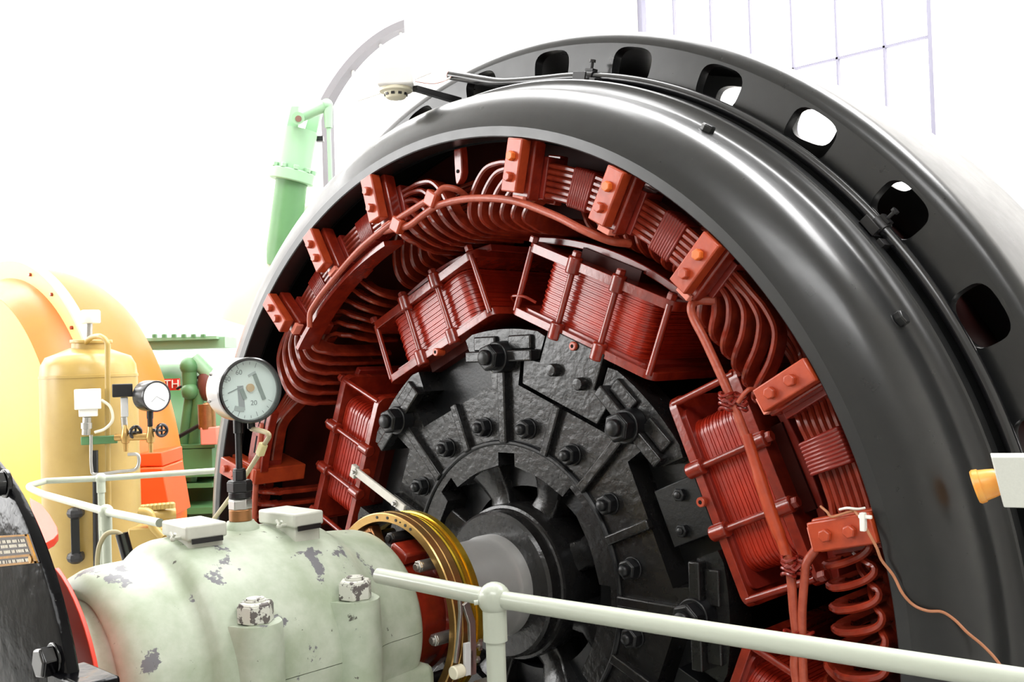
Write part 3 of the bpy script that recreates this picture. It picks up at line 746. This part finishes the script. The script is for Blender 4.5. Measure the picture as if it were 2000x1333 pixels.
# marks of the scale
for i in range(19):
    a = rad(-38+i*14.5+20); rr_ = .066 if i % 3 else .060
    gbar(-sin(a)*.073, cos(a)*.073, -sin(a)*rr_, cos(a)*rr_, .0007, M['dialt'], 'scale_mark', -.0155)
gbar(.016, .040, .042, -.026, .0052, M['dialg'], 'pointer')
gbar(-.02, .004, -.010, -.022, .0055, M['dialg'], 'pointer_arm')
gbar(-.022, .012, -.018, -.052, .008, mat('dial_works', (170, 166, 168), .5), 'movement_plate', -.0148)
gbar(-.055, -.006, -.018, .010, .0012, M['dialt'], 'hairspring', -.0145)
gbar(-.038, -.044, -.012, -.050, .006, mat('dial_works_light', (186, 186, 184), .5), 'movement_plate', -.0145)
gbar(.0, .036, .020, .046, .003, mat('dial_works_pale', (196, 198, 196), .5), 'movement_plate', -.0145)
build(MB().cyl(gp(.004, .006, -.016), gp(.004, .006, -.010), .0105, n=24), 'pointer_hub', mat('hub_copper', (220, 180, 140), .4, metal=.3), dial)
build(MB().cyl(gp(0, 0, -.004), gp(0, 0, -.002), RG-.004, n=56), 'glass', M['glass'], TH)
def text(body, size, mtx, m, name, parent, ext=.0003):
    cu = bpy.data.curves.new(name, 'FONT'); cu.body = body; cu.size = size; cu.align_x = 'CENTER'; cu.align_y = 'CENTER'; cu.extrude = ext
    o = bpy.data.objects.new(name, cu); COL.objects.link(o); dg = bpy.context.evaluated_depsgraph_get(); dg.update()
    me = bpy.data.meshes.new_from_object(o.evaluated_get(dg)); bpy.data.objects.remove(o)
    me.transform(mtx); me.materials.clear(); me.materials.append(m)
    o = bpy.data.objects.new(name, me); COL.objects.link(o); o.parent = parent; o.matrix_parent_inverse = Matrix.Translation(-EMPTYLOC[parent.name]); EMPTYLOC[o.name] = V((0, 0, 0)); return o
def fmat(o, x, y): x = x.normalized(); z = x.cross(y).normalized(); y = z.cross(x); return Matrix(((x.x, y.x, z.x, o.x), (x.y, y.y, z.y, o.y), (x.z, y.z, z.z, o.z), (0, 0, 0, 1)))
text('60', .018, fmat(gp(-.025, .046, -.0155), gs, gu), M['dialt'], 'numeral', dial)
text('40', .018, fmat(gp(-.056, .030, -.0155), gs, gu), M['dialt'], 'numeral', dial)
text('20', .018, fmat(gp(.014, -.034, -.0155), gs, gu), M['dialt'], 'numeral', dial)
q = gp(.012, -RG-.003, -.03); build(MB().cyl(q, q-Z*.016, .010, n=14), 'cable_gland', M['dark'], TH, bevel=.002)
for a in (60, 150, 200): q = GC-gx*.088+(gs*cos(rad(a))+gu*sin(rad(a)))*RG; build(MB().ball(q, .005, 8), 'case_screw', M['steel'], TH)
cp0 = q
gcab = one(MB().tube(crom([gp(.012, -RG-.018, -.03), at(524, 848, 2.62), at(517, 868, 2.66), at(495, 905, 2.72), at(462, 955, 2.82), at(425, 1005, 2.95), at(405, 1030, 3.02)], 8), .0065, 10), 'gauge_cable', M['tan'], 'tan cable hanging from the chrome dial thermometer', 'cable')
build(MB().box(at(511, 878, 2.665), (.018, .018, .035), Matrix.Rotation(.6, 3, 'Y')), 'cable_tag', mat('tag_yellow', (214, 204, 150), .5), gcab, bevel=.002)

# ================================================================== HANDRAILS
def fitting(b, c, r=.036): b.ball(c, r, 24)
NR = thing('handrail', (1.0, -.72, FLOOR), 'pale grey tubular handrail crossing in front of the rotor', 'handrail')
kn = .8246
a, b_, c = (CAM+(V(p)-CAM)*kn for p in ((.151, -.413, .15), (.596, -.418, .15), (2.3, -.255, .15)))
build(MB().tube([a, b_, c], .0212*kn, 24), 'rail_tube', M['rail'], NR, bevel=0, smooth=50)
pb = MB().cyl(b_-Z*.03, V((b_.x, b_.y, FLOOR)), .0235*kn, n=28); post = build(pb, 'post', M['rail'], NR)
fb = MB().ball(b_, .040*kn, 28); fb.cyl(b_-Z*.10*kn, b_-Z*.02, .029*kn, n=28); ft = build(fb, 'ball_fitting', M['rail'], NR, smooth=60)
build(MB().cyl(b_+V((-.02, -.034, -.005))*kn, b_+V((-.026, -.042, -.006))*kn, .006*kn, n=12), 'set_screw', M['rail'], ft)
# far rail: a bent loop with an open end
k = 1.12
def fr(x, y): p = CAM+(atz(x, y, .15)-CAM)*k; return p
zf = fr(197, 935).z
FRL = thing('handrail', tuple(fr(200, 960).xy)+(FLOOR,), 'grey curved handrail loop with open end behind the bearing', 'handrail')
e0, e1 = fr(312, 1022), fr(207, 1000)
dirx = (e1-e0).normalized()
l0, l1 = fr(85, 966), fr(64, 957); r0_, r1_ = fr(62, 948), fr(90, 940)
pts = [e0, e1, l0]+crom([l0, l1, fr(57, 952), r0_, r1_], 6)[1:]+[fr(197, 935), fr(450, 918)]
build(MB().tube(pts, .0185, 20), 'rail_tube', M['railg'], FRL, smooth=60)
for c in (e1, fr(197, 935)):
    build(MB().cyl(c-Z*.03, V((c.x, c.y, FLOOR)), .0205, n=24), 'post', M['railg'], FRL)
    build(MB().ball(c, .034, 24).cyl(c-Z*.085, c-Z*.02, .026, n=24), 'ball_fitting', M['railg'], FRL, smooth=60)

# ================================================================== BLACK CASING AT THE LEFT FOREGROUND
CAS = thing('turbine_casing', (0, -1.33, FLOOR), 'glossy black cast iron casing with brass nameplate at left edge', 'casing')
build(MB().lathe([(.16, -1.418), (.583, -1.418), (.590, -1.415), (.593, -1.409), (.593, -1.398), (.589, -1.394), (.26, -1.394), (.26, -1.33), (.16, -1.33)], 120), 'casing_cover', M['blackcast'], CAS, smooth=35)
b = MB(); b.hexa([(.50, -1.43, .165), (.64, -1.43, .165), (.64, -1.43, .203), (.50, -1.43, .203), (.50, -1.36, .165), (.64, -1.36, .165), (.64, -1.36, .203), (.50, -1.36, .203)]); build(b, 'split_flange', M['blackcast'], CAS, bevel=.006)
build(MB().box((0, -1.36, -1.1), (1.0, .05, 1.6)), 'casing_foot', M['blackcast'], CAS, bevel=.01)
for (x, y, s) in ((106, 1290, .05), (10, 945, .044)):
    p = aty(x, y, -1.418); q = MB(); q.cyl(p+V((0, .005, 0)), p+V((0, -.004, 0)), s*.62, n=28); q.hexnut(p+V((0, -.004, 0)), (0, -1, 0), s, .026, rot=.2); build(q, 'casing_bolt', M['blackbolt'], CAS, bevel=.002)
y = -1.420
c0, c1, c2, c3 = aty(-50, 1050, y), aty(54, 1044, y), aty(74, 1100, y), aty(-45, 1112, y)
pl = build(MB().hexa([c3, c2, c1, c0]+[p+V((0, .004, 0)) for p in (c3, c2, c1, c0)]), 'nameplate', M['plated'], CAS, bevel=.001)
def lerp(u, v): return (c0*(1-u)+c1*u)*(1-v)+(c3*(1-u)+c2*u)*v
def pstrip(u0, u1, v0, v1, m, name='plate_marking', th=.0012):
    q = [lerp(u0, v1), lerp(u1, v1), lerp(u1, v0), lerp(u0, v0)]; o_ = V((0, -th, 0))
    return MB().hexa([p+o_ for p in q]+[p+V((0, .001, 0)) for p in q])
fm = MB()
for u0, u1, v0, v1 in ((0, 1, 0, .06), (0, 1, .93, 1), (.965, 1, 0, 1), (0, .03, 0, 1)):
    q = [lerp(u0, v1), lerp(u1, v1), lerp(u1, v0), lerp(u0, v0)]; fm.hexa([p+V((0, -.002, 0)) for p in q]+[p+V((0, .001, 0)) for p in q])
build(fm, 'plate_frame', M['plate'], pl)
mk = MB(); random.seed(3)
for v0 in (.16, .32, .50, .82):                 # worn lines of lettering, too small to read
    u = .06
    while u < .92:
        w = random.uniform(.008, .02); q = [lerp(u, v0+.10), lerp(u+w, v0+.10), lerp(u+w, v0), lerp(u, v0)]
        mk.hexa([p+V((0, -.001, 0)) for p in q]+[p+V((0, .001, 0)) for p in q]); u += w+random.choice((.008, .008, .03))
build(mk, 'plate_lettering', mat('plate_letter', (200, 192, 176), .4, metal=.4), pl)
build(pstrip(.4, .93, .68, .76, None), 'plate_field', M['plate'], pl)
build(MB().cyl(lerp(.93, .86)+V((0, 0, 0)), lerp(.93, .86)+V((0, -.004, 0)), .007, n=18), 'plate_screw', M['brass'], pl)
GRD = one(MB().prism([(.334*sin(rad(t)), .334*cos(rad(t))) for t in range(22, 178, 6)]+[(.205*sin(rad(t)), .205*cos(rad(t))) for t in range(172, 20, -6)], lambda u, v: V((u, -1.262, v)), lambda u, v: V((u, -1.252, v))), 'coupling_guard', M['reds'], 'flat bright red guard plate between black casing and pale green bearing', 'guard', bevel=.002)
z = .35
pts = [atz(58, 972, z), atz(80, 984, z), atz(97, 1005, z), atz(112, 1030, z), atz(114, 1042, z), atz(106, 1052, z), atz(88, 1062, z), atz(76, 1062, z), atz(66, 1010, z)]
b = MB(); b.prism([(p.x, p.y) for p in pts], lambda u, v: V((u, v, z)), lambda u, v: V((u, v, z-.018)))
one(b, 'guard_flap', M['reds'], 'faded red flap with rounded corner sticking out behind black casing', 'guard', bevel=.002)
b = MB()
for i in range(6): b.tube([cp(.245, t, -1.20-.014*i) for t in [-62+4*j for j in range(20)]], .0068, 8)
one(b, 'ribbed_hose', mat('ribbed_dark_red', (120, 54, 48), .5), 'dark red ribbed hose curling over the bearing neck beside the black casing', 'hose')

# small pipe stub with cable behind the bearing
d = 3.15
b = MB().spin(at(253, 1100, d), at(238, 1045, d)-at(253, 1100, d), [(0, .019), (.093, .019), (.093, .014), (.05, .013), (.049, .002)], 20)
PS = one(b, 'pipe_stub', M['bakelite'], 'short black open pipe stub sticking up behind the bearing', 'pipe')
one(MB().tube(crom([at(240, 1060, d), at(238, 1047, d), at(226, 1040, d), at(208, 1044, d), at(196, 1062, d), at(191, 1085, d), at(190, 1118, d)], 7), .0075, 10), 'cable', M['tan'], 'tan cable looping out of the short black pipe stub', 'cable')

# ================================================================== ON THE RING: conduit, lamp, box, wire, detector
CON = thing('cable_conduit', tuple(cp(1.62, 30, .30)), 'black plastic conduit pipe running round the top of the black generator ring', 'conduit')
pts = [aty(880, 147, .30), aty(910, 152, .30), aty(940, 157, .30), aty(975, 162, .30), aty(1010, 161, .30), aty(1060, 157, .30), aty(1110, 152, .30)]+[cp(1.622, t, .302) for t in range(13, 96, 3)]
cv = crom(pts, 4); build(MB().tube(cv, .0165, 16), 'pipe', M['bakelite'], CON, smooth=60)
p, q = cv[0], cv[2]; ax = (p-q).normalized()
build(MB().spin(p-ax*.001, ax, [(0, .0166), (.004, .0166), (.004, .013), (-.02, .012), (-.021, .001)], 20), 'pipe_mouth', mat('pipe_mouth', (120, 70, 55), .5), CON)
for t in (12.8, 51.0):
    a, e = frame_at(t); c = cp(1.622, t, .302); Y = V((0, 1, 0))
    cl = build(MB().spin(c-a*.018, a, [(0, .021), (.036, .021), (.036, .0155), (0, .0155)], 20), 'conduit_clamp', M['dark'], CON, bevel=.001)
    R = Matrix((a, Y, e)).transposed()
    build(MB().box(c-e*.018-Y*.02, (.05, .07, .008), R).box(c-e*.006-Y*.052, (.05, .006, .03), R).box(c+a*.05-e*.018-Y*.02, (.022, .06, .02), R), 'clamp_foot', M['dark'], cl, bevel=.001)
    build(MB().cyl(c+e*.018, c+e*.046, .005, n=10).cyl(c+e*.046, c+e*.054, .010, n=12).box(c+e*.022, (.03, .024, .008), R), 'clamp_screw', M['dark'], cl)
wi = [aty(882, 149, .30), at(868, 158, 3.45), at(850, 163, 3.45), at(828, 162, 3.43), at(806, 158, 3.42)]
build(MB().tube(crom(wi, 8), .0018, 6), 'signal_wire', mat('pink_wire', (214, 160, 150), .5), CON)
build(MB().tube([aty(886, 148, .30), aty(881, 151, .30), at(872, 156, 3.5)], .004, 8), 'wire_tail', M['white'], CON)

DET = thing('smoke_detector', tuple(at(773, 180, 3.4)), 'ivory round smoke detector under a white mounting box above the ring', 'smoke detector')
c = at(773, 177, 3.4)
dz = 65/2*3.4/FPX
build(MB().spin(c+Z*.006, -Z, [(0, dz*.98), (.006, dz), (.010, dz*.98), (.014, dz*.72), (.030, dz*.60), (.033, dz*.52), (.034, .003)], 48), 'cover', M['ivory'], DET)
for i in range(10):
    a = 2*pi*i/10+.3; q = c+V((cos(a)*dz*.655, sin(a)*dz*.655, -.015)); R = Matrix.Rotation(a, 3, 'Z')
    build(MB().box(q, (.006, .012, .008), R), 'vent_slot', M['dark'], DET)
build(MB().box(c+Z*.036+RT*.004, (.118, .118, .060), Matrix.Rotation(_y, 3, 'Z')), 'mounting_box', M['wall'], DET, bevel=.006)
p0, p1 = at(806, 173, 3.38), aty(893, 198, .30); dd = (p1-p0).normalized(); s = dd.cross(Z).normalized(); u_ = s.cross(dd)
build(MB().hexa([p0-u_*.010, p1-u_*.012, p1-u_*.012+s*.02, p0-u_*.010+s*.02, p0+u_*.008, p1+u_*.010, p1+u_*.010+s*.02, p0+u_*.008+s*.02]), 'bracket_arm', M['dark'], DET, bevel=.001)
one(MB().tube([at(700, 197, 3.6), at(742, 183, 3.42)], .0025, 6).tube([at(808, 156, 3.42), at(842, 142, 3.5)], .0025, 6), 'suspension_wire', M['offw'], 'thin pale wire running through the white smoke detector box', 'wire')

BOX = thing('junction_box', tuple(at(2000, 990, 2.0)), 'plain light grey junction box at right edge beside the black ring', 'box')
d = 2.02
q = [at(1961, 992, d), at(2110, 996, d-.05), at(2085, 893, d-.05), at(1936, 893, d)]
build(MB().hexa(q+[p+FW*.07+RT*.03 for p in q]), 'box_body', M['greybox'], BOX, bevel=.002)
c = at(1953, 940, 2.12); ax = at(1905, 952, 2.14)-c; ax.normalize()
build(MB().spin(c-ax*.0, ax, [(0, .024), (.006, .0275), (.018, .030), (.034, .0325), (.036, .035), (.046, .036), (.05, .033), (.05, .004)], 32), 'amber_plug', M['lamp'], BOX)

LW = thing('sensor_wire', tuple(aty(1690, 1020, 0)), 'thin brown sensor wire tied to red clamp and trailing over the black ring', 'wire')
wp = [(1668, 998, -.0), (1680, 1012, -.02), (1693, 1035, -.03), (1712, 1070, -.03), (1722, 1095, -.02), (1745, 1125, -.012), (1763, 1160, -.012), (1785, 1183, -.005), (1812, 1194, .0), (1840, 1196, .02), (1865, 1212, .03), (1890, 1237, .03), (1920, 1262, .04), (1950, 1295, .04), (1980, 1345, .04)]
build(MB().tube(crom([aty(x, y, yy) for x, y, yy in wp], 6), .0032, 8), 'wire', M['wire'], LW)
build(MB().tube(crom([aty(1603, 990, .0), aty(1615, 1000, -.02), aty(1625, 1010, -.02), aty(1650, 1003, -.02), aty(1668, 998, 0)], 6), .003, 8), 'wire', M['wire'], LW)
build(MB().box(aty(1686, 1020, -.035), (.012, .014, .04)).box(aty(1690, 1010, -.035), (.03, .008, .008)), 'cable_tie', M['white'], LW, bevel=.002)
build(MB().tube(crom([aty(1640, 996, .0), aty(1655, 993, -.01), aty(1675, 995, .0), aty(1690, 993, .01)], 5), .003, 8), 'cable_tie', M['white'], LW)

# ================================================================== BACKGROUND AT THE LEFT
D = 7.4; mp = D/FPX                              # metres per pixel there
T0 = at(178, 900, D); TR = 90*mp
TK = thing('air_tank', (T0.x, T0.y, FLOOR), 'beige upright air tank with dished top behind the curved handrail', 'tank')
def tz(y): return at(178, y, D).z
zt = tz(738); z1 = tz(688)
build(MB().spin((T0.x, T0.y, FLOOR), Z, [(0, TR*.95), (.03, TR), (zt-FLOOR, TR), (zt-FLOOR+.001, TR*1.012), (zt-FLOOR+.02, TR*1.012), (zt-FLOOR+.022, TR*.995), (zt-FLOOR+.09, TR*.97), (zt-FLOOR+.15, TR*.87), (z1-FLOOR-.01, TR*.68), (z1-FLOOR+.03, TR*.38), (z1-FLOOR+.032, .01)], 64), 'vessel', M['beige'], TK, smooth=50)
def toward(p, k): return p-FW*k
def A(x, y, off=0): return at(x, y, D-TR-off)
build(MB().cyl(at(178, 695, D), at(178, 664, D), 36*mp, n=32).cyl(at(178, 671, D), at(178, 664, D), 39*mp, n=32), 'neck', M['beige'], TK, bevel=.006)
sw = build(MB().spin(at(177, 632, D), Z, [(0, 17*mp), (.008, 18.5*mp), (.085, 18.5*mp), (.095, 16*mp), (.096, .01)], 28), 'pressure_switch', M['white'], TK)
build(MB().cyl(at(177, 612, D), at(177, 606, D), .02, n=12), 'cap', M['pink'], sw)
build(MB().cyl(at(173, 666, D), at(174, 632, D), .025, n=16), 'switch_stem', M['steel'], sw)
build(MB().tube(crom([at(165, 672, D-.1), at(178, 660, D-.2), at(195, 657, D-TR), A(208, 668, .03), A(210, 690, .03), A(210, 800, .03), A(211, 900, .03), A(212, 1000, .03), A(212, 1120, .03)], 6), 5*mp, 12), 'riser_pipe', M['beige'], TK)
def boxpx(x0, y0, x1, y1, off, dep, m, name, par=TK, bev=.006):
    c = (A(x0, y0, off)+A(x1, y1, off))/2; w = (x1-x0)*mp*.93; h = (y1-y0)*mp*.93
    R = Matrix.Rotation(_y+rad(22), 3, 'Z'); return build(MB().box(c, (w, dep, h), R), name, m, par, bevel=bev)
sb = boxpx(147, 760, 196, 800, .1, .12, M['white'], 'switch_box'); boxpx(155, 798, 190, 814, .1, .10, M['white'], 'switch_base', sb)
boxpx(220, 750, 258, 776, .08, .10, M['dark'], 'relay_box'); boxpx(236, 776, 250, 815, .08, .05, M['lightp'], 'relay_neck')
boxpx(160, 852, 228, 868, .05, .06, M['green'], 'manifold')
build(MB().cyl(A(170, 815, .1), A(168, 850, .1), .028, n=16).cyl(A(169, 826, .1), A(169, 838, .1), .036, n=16), 'union', M['steel'], TK, bevel=.002)
build(MB().cyl(A(242, 815, .08), A(245, 850, .08), .022, n=14), 'union', M['steel'], TK, bevel=.002)
build(MB().tube(crom([A(178, 850, .1), A(178, 880, .1), A(179, 915, .1), A(186, 927, .1), A(230, 922, .1), A(266, 916, .1), A(270, 890, .1), A(250, 888, .1)], 6), .012, 10), 'copper_pipe', M['steel'], TK)
build(MB().tube([A(186, 880, .08), A(187, 1000, .08), A(188, 1120, .08)], .020, 10), 'black_hose', M['bakelite'], TK)
build(MB().tube(crom([A(198, 782, .1), A(215, 795, .1), A(220, 820, .1), A(205, 838, .1), A(185, 845, .1)], 6), .010, 8), 'signal_cable', M['ivory'], TK)
vb = MB().spin(A(245, 845, .1), -Z, [(-.05, .014), (0, .028), (.04, .034), (.07, .026), (.075, .016), (.13, .014)], 18).cyl(A(225, 855, .1), A(300, 853, .1), .024, n=14).spin(A(294, 850, .1), -Z, [(-.09, .014), (-.03, .022), (.02, .032), (.05, .026), (.055, .016), (.12, .014)], 18)
val = build(vb, 'valve_block', M['brass'], TK)
for (x, y) in ((265, 845), (316, 841)):
    c = A(x, y, .1); ax = RT; b = MB(); b.cyl(c-RT*.06, c, .012, n=10)
    t1 = (FW+RT*.3).normalized()
    n1, n2 = UP, (RT*.75-FW*.66).normalized(); n2 = n2.cross(UP).normalized()
    b.tube([c+(n1*cos(a)+n2*sin(a))*.038 for a in [2*pi*i/20 for i in range(20)]], .012, 8, True)
    for a in (0, pi/2): b.cyl(c-(n1*cos(a)+n2*sin(a))*.034, c+(n1*cos(a)+n2*sin(a))*.034, .008, n=8)
    build(b, 'handwheel', M['bakelite'], val)
g = A(294, 774, .1); gx2 = (RT*.76-FW*.65).normalized()
gg = build(MB().spin(g-gx2*.06, gx2, [(0, .094), (.01, .105), (.13, .107), (.14, .104), (.14, .095), (.13, .093)], 36), 'gauge_case', M['bakelite'], TK)
build(MB().spin(g+gx2*.05, gx2, [(0, .093), (.026, .093), (.027, .004)], 32), 'gauge_face', M['dial'], gg)
gsx = Z.cross(gx2).normalized()
for a, l in ((.5, .07), (2.4, .05)): build(MB().tube([g+gx2*.075, g+gx2*.075+(gsx*cos(a)-Z*sin(a))*l], .004, 6), 'gauge_needle', M['dialt'], gg)
build(MB().cyl(A(293, 802, .1), A(293, 818, .1), .022, n=12).cyl(A(293, 818, .1), A(294, 850, .1), .018, n=12), 'gauge_stem', M['dark'], gg)
sg = build(MB().box(A(147, 1040, .06), (.055, .06, .30), Matrix.Rotation(_y+rad(22), 3, 'Z')), 'sight_glass', M['bakelite'], TK, bevel=.005)
for y in (1003, 1090): build(MB().ball(A(147, y, .06), .055, 12, (1.2, 1, .8)).cyl(A(135, y, .06), A(162, y-4, .06), .03, n=10), 'sight_valve', M['dark'], sg, smooth=20)
build(MB().box(A(91, 755, -.25), (.03, .09, .12), Matrix.Rotation(_y, 3, 'Z')), 'label_plate', mat('label_blue', (190, 214, 232), .5), TK)
# yellow pipework right of the tank
YP = thing('pipe_stand', tuple(at(300, 1050, 6.9)), 'low beige pipe manifold on the floor right of the air tank', 'pipework')
bb = MB()
for i in range(8): bb.spin(at(280+i*8, 998-i*.7, 6.78), Z, [(0, .022), (.03, .022), (.04, .012)], 10)
build(MB().cyl(at(275, 1010, 6.75), at(342, 1004, 6.85), .045, n=16), 'pipe', M['beige'], YP); build(bb, 'bolt_row', M['beige'], YP)
build(MB().box(at(300, 1066, 6.8), (.26, .2, .26), Matrix.Rotation(_y, 3, 'Z')), 'valve_chest', M['beige'], YP, bevel=.01)
build(MB().tube(crom([at(272, 1000, 6.7), at(292, 1004, 6.7), at(300, 1030, 6.7), at(318, 1050, 6.7)], 6), .03, 10), 'bent_pipe', M['beige'], YP)

# orange machine of the next unit
OX, OZ = -7.6, -.46
OM = thing('flywheel_casing', (OX, 1.6, FLOOR), 'huge round orange and yellow casing with pale bolted rim behind the tank', 'casing')
def ol(prof, name, m, par=OM): return build(MB().lathe(prof, 128, cx=OX, cz=OZ), name, m, par, smooth=40)
ol([(.02, .98), (.9, 1.0), (1.5, 1.06), (1.96, 1.15), (1.94, 1.22), (.02, 1.22)], 'face_disc', M['yellow'])
ol([(1.965, 1.148), (2.03, 1.26), (2.085, 1.44), (1.9, 1.44), (1.9, 1.18)], 'front_cone', M['orange'])
rim = ol([(2.07, 1.425), (2.235, 1.405), (2.245, 1.415), (2.245, 1.50), (2.07, 1.50)], 'rim_flange', M['cream'])
for t in (18, 31, 44, 57, 70): build(MB().hexnut((OX+2.17*sin(rad(t)), 1.412, OZ+2.17*cos(rad(t))), (0, -1, 0), .03, .02), 'rim_bolt', M['red'], rim)
ol([(2.20, 1.5), (2.16, 1.8), (2.10, 2.0), (2.03, 2.1), (1.6, 2.12), (1.6, 1.5)], 'drum', M['orange'])
o_ = MB()
q = [at(273, 886, 8.05), at(316, 884, 8.05), at(318, 912, 8.05), at(273, 912, 8.05)]
o_.hexa(q+[p+FW*.5 for p in q]); q = [at(273, 915, 8.0), at(317, 914, 8.0), at(334, 1012, 8.0), at(250, 1012, 8.0)]; o_.hexa(q+[p+FW*.5 for p in q])
build(o_, 'pedestal', M['oranged'], OM, bevel=.01)

# green turbine casing behind
GD = 11.2
GT = thing('turbine_casing', tuple(at(380, 1000, GD)[:2])+(FLOOR,), 'large green turbine casing with steel linkage behind the orange casing', 'casing')
gc = at(395, 905, GD+1.2)
ax = (RT*1.0+V((0, 0, 0))); ax = V((ax.x, ax.y, 0)).normalized()
build(MB().spin(gc-ax*1.3, ax, [(0, .5), (.02, 1.02), (.5, 1.22), (1.1, 1.20), (1.9, .98), (2.6, .7), (2.62, .1)], 64), 'scroll', M['green'], GT, smooth=50)
build(MB().box(at(350, 663, GD+.6), (1.0, .5, .035), Matrix.Rotation(_y, 3, 'Z')), 'top_flange', M['greenl'], GT)
for i in range(6): build(MB().hexnut(at(302+i*19, 660, GD+.3), Z, .05, .04), 'flange_bolt', M['green'], GT)
build(MB().box(at(375, 672, GD+.7), (.9, .5, .12), Matrix.Rotation(_y, 3, 'Z')), 'flange_neck', M['greenl'], GT)
Ry = Matrix.Rotation(_y, 3, 'Z')
sp = build(MB().box(at(322, 752, GD-.22), (.32, .03, .125), Ry), 'sign_plate', M['signred'], GT)
text('VOITH', .125, fmat(at(316, 752, GD-.25), V((RT.x, RT.y, 0)), Z), M['white'], 'sign_letters', sp, ext=.004)
for y0, y1, x0, x1, m, nm in ((866, 872, 340, 430, 'green', 'step'), (876, 925, 338, 425, 'green', 'plinth'), (940, 948, 335, 425, 'green', 'step')):
    c = (at(x0, y0, GD-.9)+at(x1, y1, GD-.9))/2; build(MB().box(c, ((x1-x0)*GD/FPX, .5, (y1-y0)*GD/FPX), Ry), nm, M[m], GT)
c = at(382, 950, GD-.6); build(MB().box(c, (.62, .3, .85), Ry), 'pit_opening_shade', M['greend'], GT)  # solid box; the opening's shade is put into its dark colour
build(MB().box(at(380, 992, GD-1.0), (.6, .5, .06), Ry), 'step', M['green'], GT)
for (x0, y0, x1, y1, r, m) in ((371, 770, 352, 915, .05, 'green'), (390, 760, 372, 940, .06, 'green'), (378, 700, 412, 735, .07, 'greenl')):
    build(MB().cyl(at(x0, y0, GD-1.0), at(x1, y1, GD-1.0), r, n=18), 'link_rod', M[m], GT)
build(MB().ball(at(369, 716, GD-1.05), .09, 18).cyl(at(369, 716, GD-1.05), at(371, 775, GD-1.0), .075, n=18).ball(at(371, 765, GD-1.05), .085, 16), 'rod_end', M['green'], GT, smooth=60)
build(MB().ball(at(405, 752, GD-1.0), .12, 18, (.8, .8, 1.4)), 'servo_cap', mat('dark_red_cap', (110, 60, 50), .5), GT)
build(MB().tube([at(345, 856, GD-1.2), at(400, 825, GD-1.2)], .02, 8), 'tie_bar', M['dark'], GT)
build(MB().tube([at(345, 760, GD-1.0), at(415, 722, GD-1.0)], .014, 8), 'tie_bar', M['dark'], GT)
build(MB().ball(at(405, 800, GD-1.2), .07, 14).cyl(at(403, 790, GD-1.2), at(405, 838, GD-1.2), .085, n=14), 'link_pin', M['bronze'], GT, smooth=50)
build(MB().box(at(412, 851, GD-1.2), (.16, .16, .17), Ry), 'grease_pot', M['pink'], GT, bevel=.01)

# green hydraulic servomotor
SD = 10.0
SV = thing('hydraulic_servomotor', tuple(at(560, 500, SD)), 'pale green hydraulic cylinder with clevis arm left of the black ring', 'hydraulic cylinder')
k = SD/FPX
p_b, p_f, p_t = at(560, 440, SD), at(571, 345, SD), at(600, 205, SD); ax = (p_t-p_f).normalized()
build(MB().cyl(at(548, 520, SD), p_f, 31*k, n=40), 'lower_barrel', M['green'], SV)
build(MB().cyl(p_f, at(586, 255, SD), 34*k, n=40), 'upper_barrel', M['greenl'], SV)
fl = build(MB().cyl(p_f-ax*.055, p_f+ax*.055, 43*k, n=40), 'flange', M['greenl'], SV, bevel=.01)
sx_ = ax.orthogonal().normalized(); sy_ = ax.cross(sx_)
for i in range(10):
    a = 2*pi*i/10; build(MB().hexnut(p_f+ax*.055+(sx_*cos(a)+sy_*sin(a))*39*k, ax, .05, .04), 'flange_bolt', M['greenl'], fl)
# forked top: a front and a back cheek
for s in (-1, 1):
    c = at(589 + s*16, 250, SD)+FW*s*.04; d_ = at(598+s*18, 208, SD)+FW*s*.04
    w = 13*k; q = [c-RT*w-ax*.1, c+RT*w-ax*.1, d_+RT*w*(.5 if s < 0 else .9), d_-RT*w*.8]
    build(MB().hexa(q+[p+FW*.10 for p in q]), 'clevis_cheek', M['greenl'], SV, bevel=.01)
arm = build(MB().cyl(at(582, 231, SD-.2), at(634, 207, SD-.2), 10*k, 12*k, n=20).cyl(at(582, 231, SD-.32), at(582, 231, SD-.1), 12*k, n=20), 'lever_arm', M['greenl'], SV)
build(MB().cyl(at(583, 232, SD-.325), at(583, 232, SD-.30), 6*k, n=16), 'pivot_pin', mat('rusty_pin', (120, 88, 78), .5), arm)
build(MB().cyl(at(640, 203, SD-.2), at(642, 250, SD-.2), 10*k, 7*k, n=16).ball(at(638, 205, SD-.2), 12*k, 14), 'rod_fork', M['greenl'], SV, smooth=60)
build(MB().cyl(at(642, 250, SD-.2), at(650, 480, SD-.2), 4*k, n=12), 'control_rod', M['greenl'], SV)
build(MB().cyl(at(640, 560, SD), V((at(640, 560, SD).x, at(640, 560, SD).y, FLOOR)), .35, n=32), 'support_column', M['greenl'], SV)
build(MB().box(at(625, 272, SD+.1), (.07, .07, .05), Ry), 'stop_block', M['dark'], SV)
build(MB().tube(crom([at(505, 640, SD+.3), at(525, 575, SD+.3), at(565, 520, SD+.3), at(625, 480, SD+.3), at(690, 460, SD+.3)], 8), .42, 28), 'feed_pipe', mat('overexposed_green', (196, 214, 186), .5), SV, smooth=60)  # overexposure is put into the pipe's near-white green

# ================================================================== world and view
w = bpy.data.worlds.new('world'); S.world = w; w.use_nodes = True
w.node_tree.nodes['Background'].inputs['Color'].default_value = (1, 1, 1, 1); w.node_tree.nodes['Background'].inputs['Strength'].default_value = .6
vs = S.view_settings; vs.view_transform = 'Standard'; vs.look = 'None'; vs.exposure = -0.3; vs.gamma = 1; vs.use_curve_mapping = False
